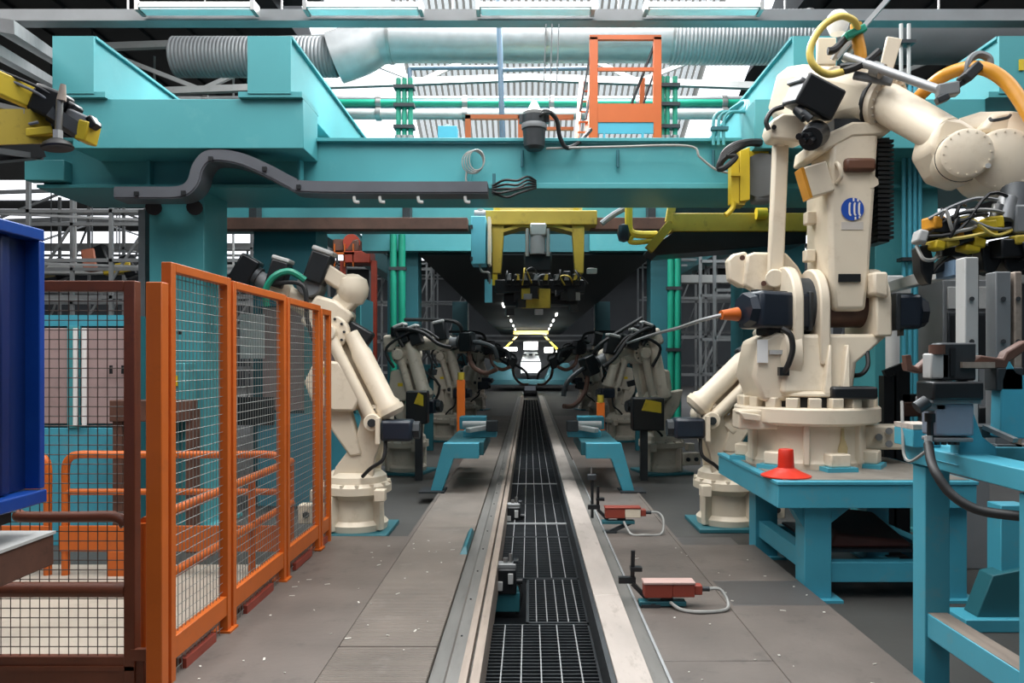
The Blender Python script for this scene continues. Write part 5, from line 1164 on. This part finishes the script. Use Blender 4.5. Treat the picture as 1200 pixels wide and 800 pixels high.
# gripper tooling hung from the wrist
Yq = 5.0
t = thing('gripper_tool', 'tangled yellow and black gripper tooling below the big robot wrist', 'gripper', P(1140, 300, Yq))
random.seed(3)
part('frame_bar', M().beam(P(1082, 285, Yq), P(1220, 262, Yq-.1), .10, .09), grime, t, bevel=.01)
part('frame_bar', M().beam(P(1100, 296, Yq+.1), P(1220, 290, Yq+.1), .09, .07), grime, t, bevel=.01)
part('flange', M().cyl(P(1192, 224, Yq+.1), P(1190, 262, Yq), .10, .08, n=20), darkS, t)
part('actuator', M().cyl(P(1176, 258, Yq-.12), P(1181, 232, Yq-.1), .055, n=14), galv, t)
part('actuator', M().cyl(P(1164, 262, Yq-.12), P(1170, 240, Yq-.12), .035, n=12), steel, t)
part('actuator', M().obox(P(1194, 258, Yq-.1), .06, .06, .09), greyP, t, bevel=.015)
for px, py, w_, h_, mm in ((1150, 269, .075, .05, yellow), (1162, 262, .05, .04, yellow), (1134, 292, .05, .02, yellow), (1128, 278, .05, .04, grime), (1106, 266, .08, .05, grime), (1094, 262, .045, .04, hoseO),
                           (1120, 272, .04, .05, hoseO), (1096, 288, .035, .03, yellow), (1110, 284, .045, .035, yellowD), (1130, 262, .035, .05, paleS), (1142, 285, .04, .03, yellow), (1192, 282, .06, .03, yellowD), (1078, 278, .03, .04, paleS), (1178, 292, .08, .06, grime), (1206, 292, .08, .06, grime)):
    part('tool_block', M().obox(P(px, py, Yq-.12), w_, .06, h_, (1, random.uniform(-.3, .3), random.uniform(-.25, .35))), mm, t, bevel=.012)
for i in range(12):
    x0_, y0_ = 1076+random.uniform(0, 40), 262+random.uniform(-8, 22); x1_, y1_ = 1140+random.uniform(-20, 60), 238+random.uniform(-5, 30)
    part('hose', M().tube([P(x0_, y0_, Yq-.16), P(x0_+(x1_-x0_)*.35, y0_-8+random.uniform(-10, 8), Yq-.2), P(x0_+(x1_-x0_)*.7, y1_+random.uniform(-8, 8), Yq-.2), P(x1_, y1_, Yq-.1)], .012, 6, k=4), (hoseG, rubber, rubber, hoseY, greyP)[i % 5], t)
part('hose', M().tube([P(1074, 288, Yq-.1), P(1082, 303, Yq-.15), P(1094, 304, Yq-.15), P(1100, 296, Yq-.1)], .012, 6), hoseG, t)
for poly in (((1078, 288), (1090, 286), (1096, 308), (1092, 334), (1086, 330), (1080, 318)), ((1100, 310), (1114, 298), (1124, 304), (1106, 318), (1092, 322)),
             ((1150, 290), (1172, 286), (1174, 306), (1166, 322), (1154, 318)), ((1176, 292), (1204, 288), (1206, 312), (1188, 324), (1178, 312))):
    part('black_jaw', M().prism([P(x, y, Yq-.1) for x, y in poly], (0, .12, 0)), grime, t, bevel=.012)

# ------------------------------------------------------------------ red cone on the table
c = P(921, 557, 5.52); c.z = tz+.004
t = thing('warning_cone', 'squat red cone with an upright stub on the front of the robot table', 'cone', c)
part('skirt', M().lathe([(.175, 0), (.175, .008), (.12, .03), (.06, .06), (.055, .065), (0, .065)], c, n=32), red, t)
part('stub', M().lathe([(.058, .06), (.055, .13), (.052, .19), (.048, .195), (0, .195)], c, n=24), red, t)

# ------------------------------------------------------------------ teal clamp fixture at the right frame edge
xf = 1.98
t = thing('clamp_fixture', 'bright teal frame with clamping tools at the right frame edge', 'fixture', (2.4, 3.5, FZ))
zt_ = 1.13
for y in (3.84, 2.98): part('post', M().box((xf, y, FZ), (xf+.125, y+.125, zt_-.1)), tealB, t, bevel=.005)
part('post', M().box((xf+.75, 3.84, FZ), (xf+.875, 3.965, zt_-.1)), tealB, t, bevel=.005)
part('lower_rail', M().box((xf+.01, 3.105, .18), (xf+.115, 3.84, .30)), tealB, t, bevel=.005)
part('rail_dust', M().box((xf+.015, 3.105, .30), (xf+.11, 3.84, .303)), tan, t)
part('end_block', M().box((xf-.07, 3.82, zt_), (xf+.07, 4.02, zt_+.09)), tealB, t, bevel=.005)
part('top_beam', M().box((xf-.02, 2.7, zt_-.09), (xf+.145, 4.02, zt_)), tealB, t, bevel=.005)
part('cross_beam', M().box((xf+.16, 3.84, zt_-.11), (xf+1.4, 4.0, zt_)), tealB, t, bevel=.005)
part('cross_beam', M().box((xf+.16, 3.0, zt_-.12), (xf+1.4, 3.3, zt_-.02)), tealB, t, bevel=.005)
part('lower_plate', M().box((xf-.07, 3.82, zt_+.09), (xf+.06, 4.02, zt_+.115)), mat('scuffed_plate', 'b4aaa0', .5, var=.2, scale=20), t)
gus = part('tool_gusset', M().prism([P(x, y, 3.55) for x, y in ((1124, 536), (1124, 470), (1127, 438), (1134, 445), (1140, 480), (1152, 512), (1168, 524), (1170, 538))], (0, .08, 0)), tealB, t, bevel=.006)
part('gusset_base', M().box(P(1122, 545, 3.5), P(1180, 537, 3.75)), tealB, gus, bevel=.005)
part('tool_gusset', M().prism([P(x, y, 3.5) for x, y in ((1172, 512), (1174, 445), (1182, 420), (1192, 436), (1202, 440), (1202, 514))], (0, .08, 0)), tealB, t, bevel=.006)
cy = part('air_cylinder', M().box(P(1095, 511, 3.5), P(1125, 470, 3.62)), mat('blue_grey_cylinder', '8f98a8', .35, .3, var=.06), t, bevel=.012)
part('cylinder_cap', M().box(P(1093, 473, 3.48), P(1127, 464, 3.64)), greyP, cy, bevel=.006)
part('cylinder_cap', M().box(P(1095, 518, 3.5), P(1124, 510, 3.62)), greyP, cy, bevel=.006)
for px in (1098, 1106, 1114, 1121): part('tie_nut', M().cyl(P(px, 521, 3.52), P(px, 516, 3.52), .014, n=6), darkS, cy)
ch = part('clamp_head', M().box(P(1103, 446, 3.5), P(1130, 402, 3.6)), darkS, t, bevel=.01)
part('clamp_slot', M().box(P(1114, 440, 3.49), P(1117, 408, 3.51)), black, ch)
part('clamp_block', M().box(P(1094, 469, 3.46), P(1130, 446, 3.62)), black, t, bevel=.01)
part('clamp_side', M().box(P(1091, 444, 3.5), P(1102, 414, 3.58)), paleS, t, bevel=.008)
part('rust_cap', M().cyl(P(1098, 415, 3.52), P(1098, 404, 3.52), .035, n=14), brown, t)
part('clamp_arm', M().prism([P(x, y, 3.5) for x, y in ((1130, 428), (1150, 416), (1176, 420), (1180, 412), (1204, 398), (1204, 410), (1184, 424), (1180, 432), (1132, 432))], (0, .06, 0)), brown, t, bevel=.008)
part('clamp_arm', M().box(P(1128, 431, 3.48), P(1160, 424, 3.52)), tan, t)
part('clamp_arm', M().prism([P(x, y, 3.62) for x, y in ((1062, 424), (1076, 430), (1090, 418), (1094, 430), (1080, 438), (1064, 434))], (0, .06, 0)), brown, t, bevel=.008)
part('clamp_link', M().beam(P(1064, 434, 3.62), P(1062, 416, 3.62), .025, .04), brown, t)
part('dark_bracket', M().box(P(1168, 458, 3.5), P(1184, 430, 3.6)), darkS, t, bevel=.008)
part('black_box', M().box(P(1146, 500, 4.0), P(1178, 474, 4.2)), black, t, bevel=.01)
part('valve', M().box(P(1080, 482, 3.5), P(1102, 468, 3.56)), greyP, t, bevel=.01)
part('valve', M().cyl(P(1074, 478, 3.5), P(1086, 470, 3.5), .03, n=12), darkS, t)
part('valve_stem', M().cyl(P(1090, 488, 3.52), P(1090, 516, 3.52), .014, n=10), black, t)
part('valve_knob', M().cyl(P(1090, 494, 3.52), P(1090, 484, 3.52), .024, n=12), black, t)
part('rod_tip', M().cyl(P(1088, 524, 3.52), P(1088, 510, 3.52), .018, n=8), paleS, t)
part('tool_tray', M().box(P(1150, 500, 3.6), P(1200, 508, 3.8)), darkS, t)
part('steel_tool', M().beam(P(1154, 500, 3.55), P(1190, 516, 3.4), .03, .02), steel, t)
one('power_cable', 'thick black cable sagging across the front of the teal fixture', 'cable', M().tube([P(1088, 520, 3.5), P(1091, 540, 3.42), P(1098, 556, 3.35), P(1112, 576, 3.3), P(1132, 591, 3.25), P(1158, 600, 3.2), P(1210, 606, 3.1)], .021, 10), rubber)
one('air_hose', 'thin pale air hose looping at the left corner of the teal fixture', 'hose', M().tube([P(1057, 470, 4.0), P(1058, 510, 3.92), P(1060, 534, 3.88), P(1068, 540, 3.8), P(1086, 528, 3.55)], .008, 6), hoseG)
for i, (px0, px1, py0, Y, mm, lab) in enumerate(((1131, 1147, 301, 3.88, paleS, 'pale grey upright of the tooling rack nearest the amber gripper'), (1167, 1185, 318, 3.88, greyP, 'grey upright of the tooling rack second from left'), (1189, 1198, 318, 3.88, tan, 'brownish upright of the tooling rack at the right frame edge'))):
    t = thing('tooling_upright', lab, 'post', (P((px0+px1)/2, 560, Y).x, Y, 1.13))
    x0_, x1_ = P(px0, 0, Y).x, P(px1, 0, Y).x
    part('post', M().box((x0_, Y, 1.13), (x1_, Y+.09, P(0, py0, Y).z)), mm, t, bevel=.006)
    part('side_flange', M().box((x1_, Y+.05, 1.13), (x1_+.03, Y+.09, P(0, py0+8, Y).z)), darkS, t)
    for py in (350, 400, 450): part('bolt', M().cyl(P((px0+px1)/2, py, Y), P((px0+px1)/2, py, Y-.015), .012, n=8), darkS, t)
    part('foot', M().box((x0_-.012, Y-.03, 1.13), (x1_+.035, Y+.10, 1.142)), mm, t)
t = thing('bridge_bar', 'pale scuffed steel bar reaching from the upright to a short post', 'beam', P(1090, 330, 5.3))
part('bar', M().beam(P(1042, 337, 7.0), P(1132, 312, 4.78), .08, .09), paleS, t, bevel=.008)
part('blue_patch', M().beam(P(1104, 318.5, 5.0), P(1126, 313, 4.8), .085, .094), mat('blue_grey_tape', '7f9cb8', .5), t)
part('end_block', M().box(P(1040, 346, 7.0), P(1062, 334, 7.1)), paleS, t, bevel=.01)
part('cap', M().box(P(1041, 334, 7.0), P(1053, 324, 7.1)), white, t, bevel=.01)
part('short_post', M().cyl(P(1046, 638, 7.05), P(1046, 345, 7.05), .06, n=16), white, t)
t = thing('switch_cabinet', 'grey switch cabinet with dark glass doors behind the tooling uprights', 'cabinet', P(1125, 560, 6.2))
Y = 6.2; x0_, x1_ = P(1105, 0, Y).x, P(1160, 0, Y).x
part('body', M().box((x0_, Y, FZ), (x1_, Y+.4, P(0, 328, Y).z)), greyP, t, bevel=.008)
part('upper_panel', M().box((x0_+.03, Y-.02, P(0, 362, Y).z), (x1_-.02, Y, P(0, 336, Y).z)), paleS, t, bevel=.006)
for k in range(2):
    f_ = part('door', M().box((x0_+.03+k*.17, Y-.02, P(0, 420, Y).z), (x0_+.18+k*.17, Y, P(0, 366, Y).z)), darkS, t, bevel=.006)
    part('glass', M().box((x0_+.05+k*.17, Y-.026, P(0, 416, Y).z), (x0_+.16+k*.17, Y-.02, P(0, 370, Y).z)), black, f_)
part('status_lamp', M().box((x0_+.14, Y-.03, P(0, 386, Y).z), (x0_+.16, Y-.02, P(0, 380, Y).z)), white, t)
t = thing('black_post', 'black steel stand with a slanting head beside the robot connector box', 'stand', (P(1050, 560, 6.6).x, 6.6, FZ))
part('post', M().box(P(1036, 652, 6.6), P(1044, 440, 6.7)), black, t)
part('post', M().box(P(1048, 652, 6.6), P(1060, 430, 6.7)), black, t)
part('head', M().beam(P(1036, 438, 6.6), P(1060, 428, 6.6), .05, .06), black, t)
part('shelf', M().box(P(1058, 470, 6.6), P(1088, 461, 6.8)), black, t)
part('brown_box', M().box(P(1060, 488, 6.55), P(1084, 470, 6.7)), brown, t, bevel=.01)
part('base', M().box((P(1034,0,6.6).x, 6.5, FZ), (P(1066,0,6.6).x, 6.8, FZ+.03)), black, t)
t = thing('floor_bracket', 'teal and rust brown floor bracket in the shade under the fixture', 'bracket', (3.0, 4.9, FZ))
part('foot', M().box((2.7, 4.75, FZ), (3.4, 5.0, FZ+.08)), tealB, t, bevel=.006)
part('ramp', M().prism([(2.8, 4.8, FZ+.08), (3.35, 4.8, FZ+.08), (3.3, 4.8, .3), (2.9, 4.8, .22)], (0, .15, 0)), tealD, t, bevel=.006)
part('post', M().box((2.98, 4.85, FZ), (3.16, 5.0, .65)), tealB, t, bevel=.006)

# keep all pure helper data out of the file
for o in list(bpy.data.objects):
    if o.type == 'LIGHT': o['kind'] = 'light'
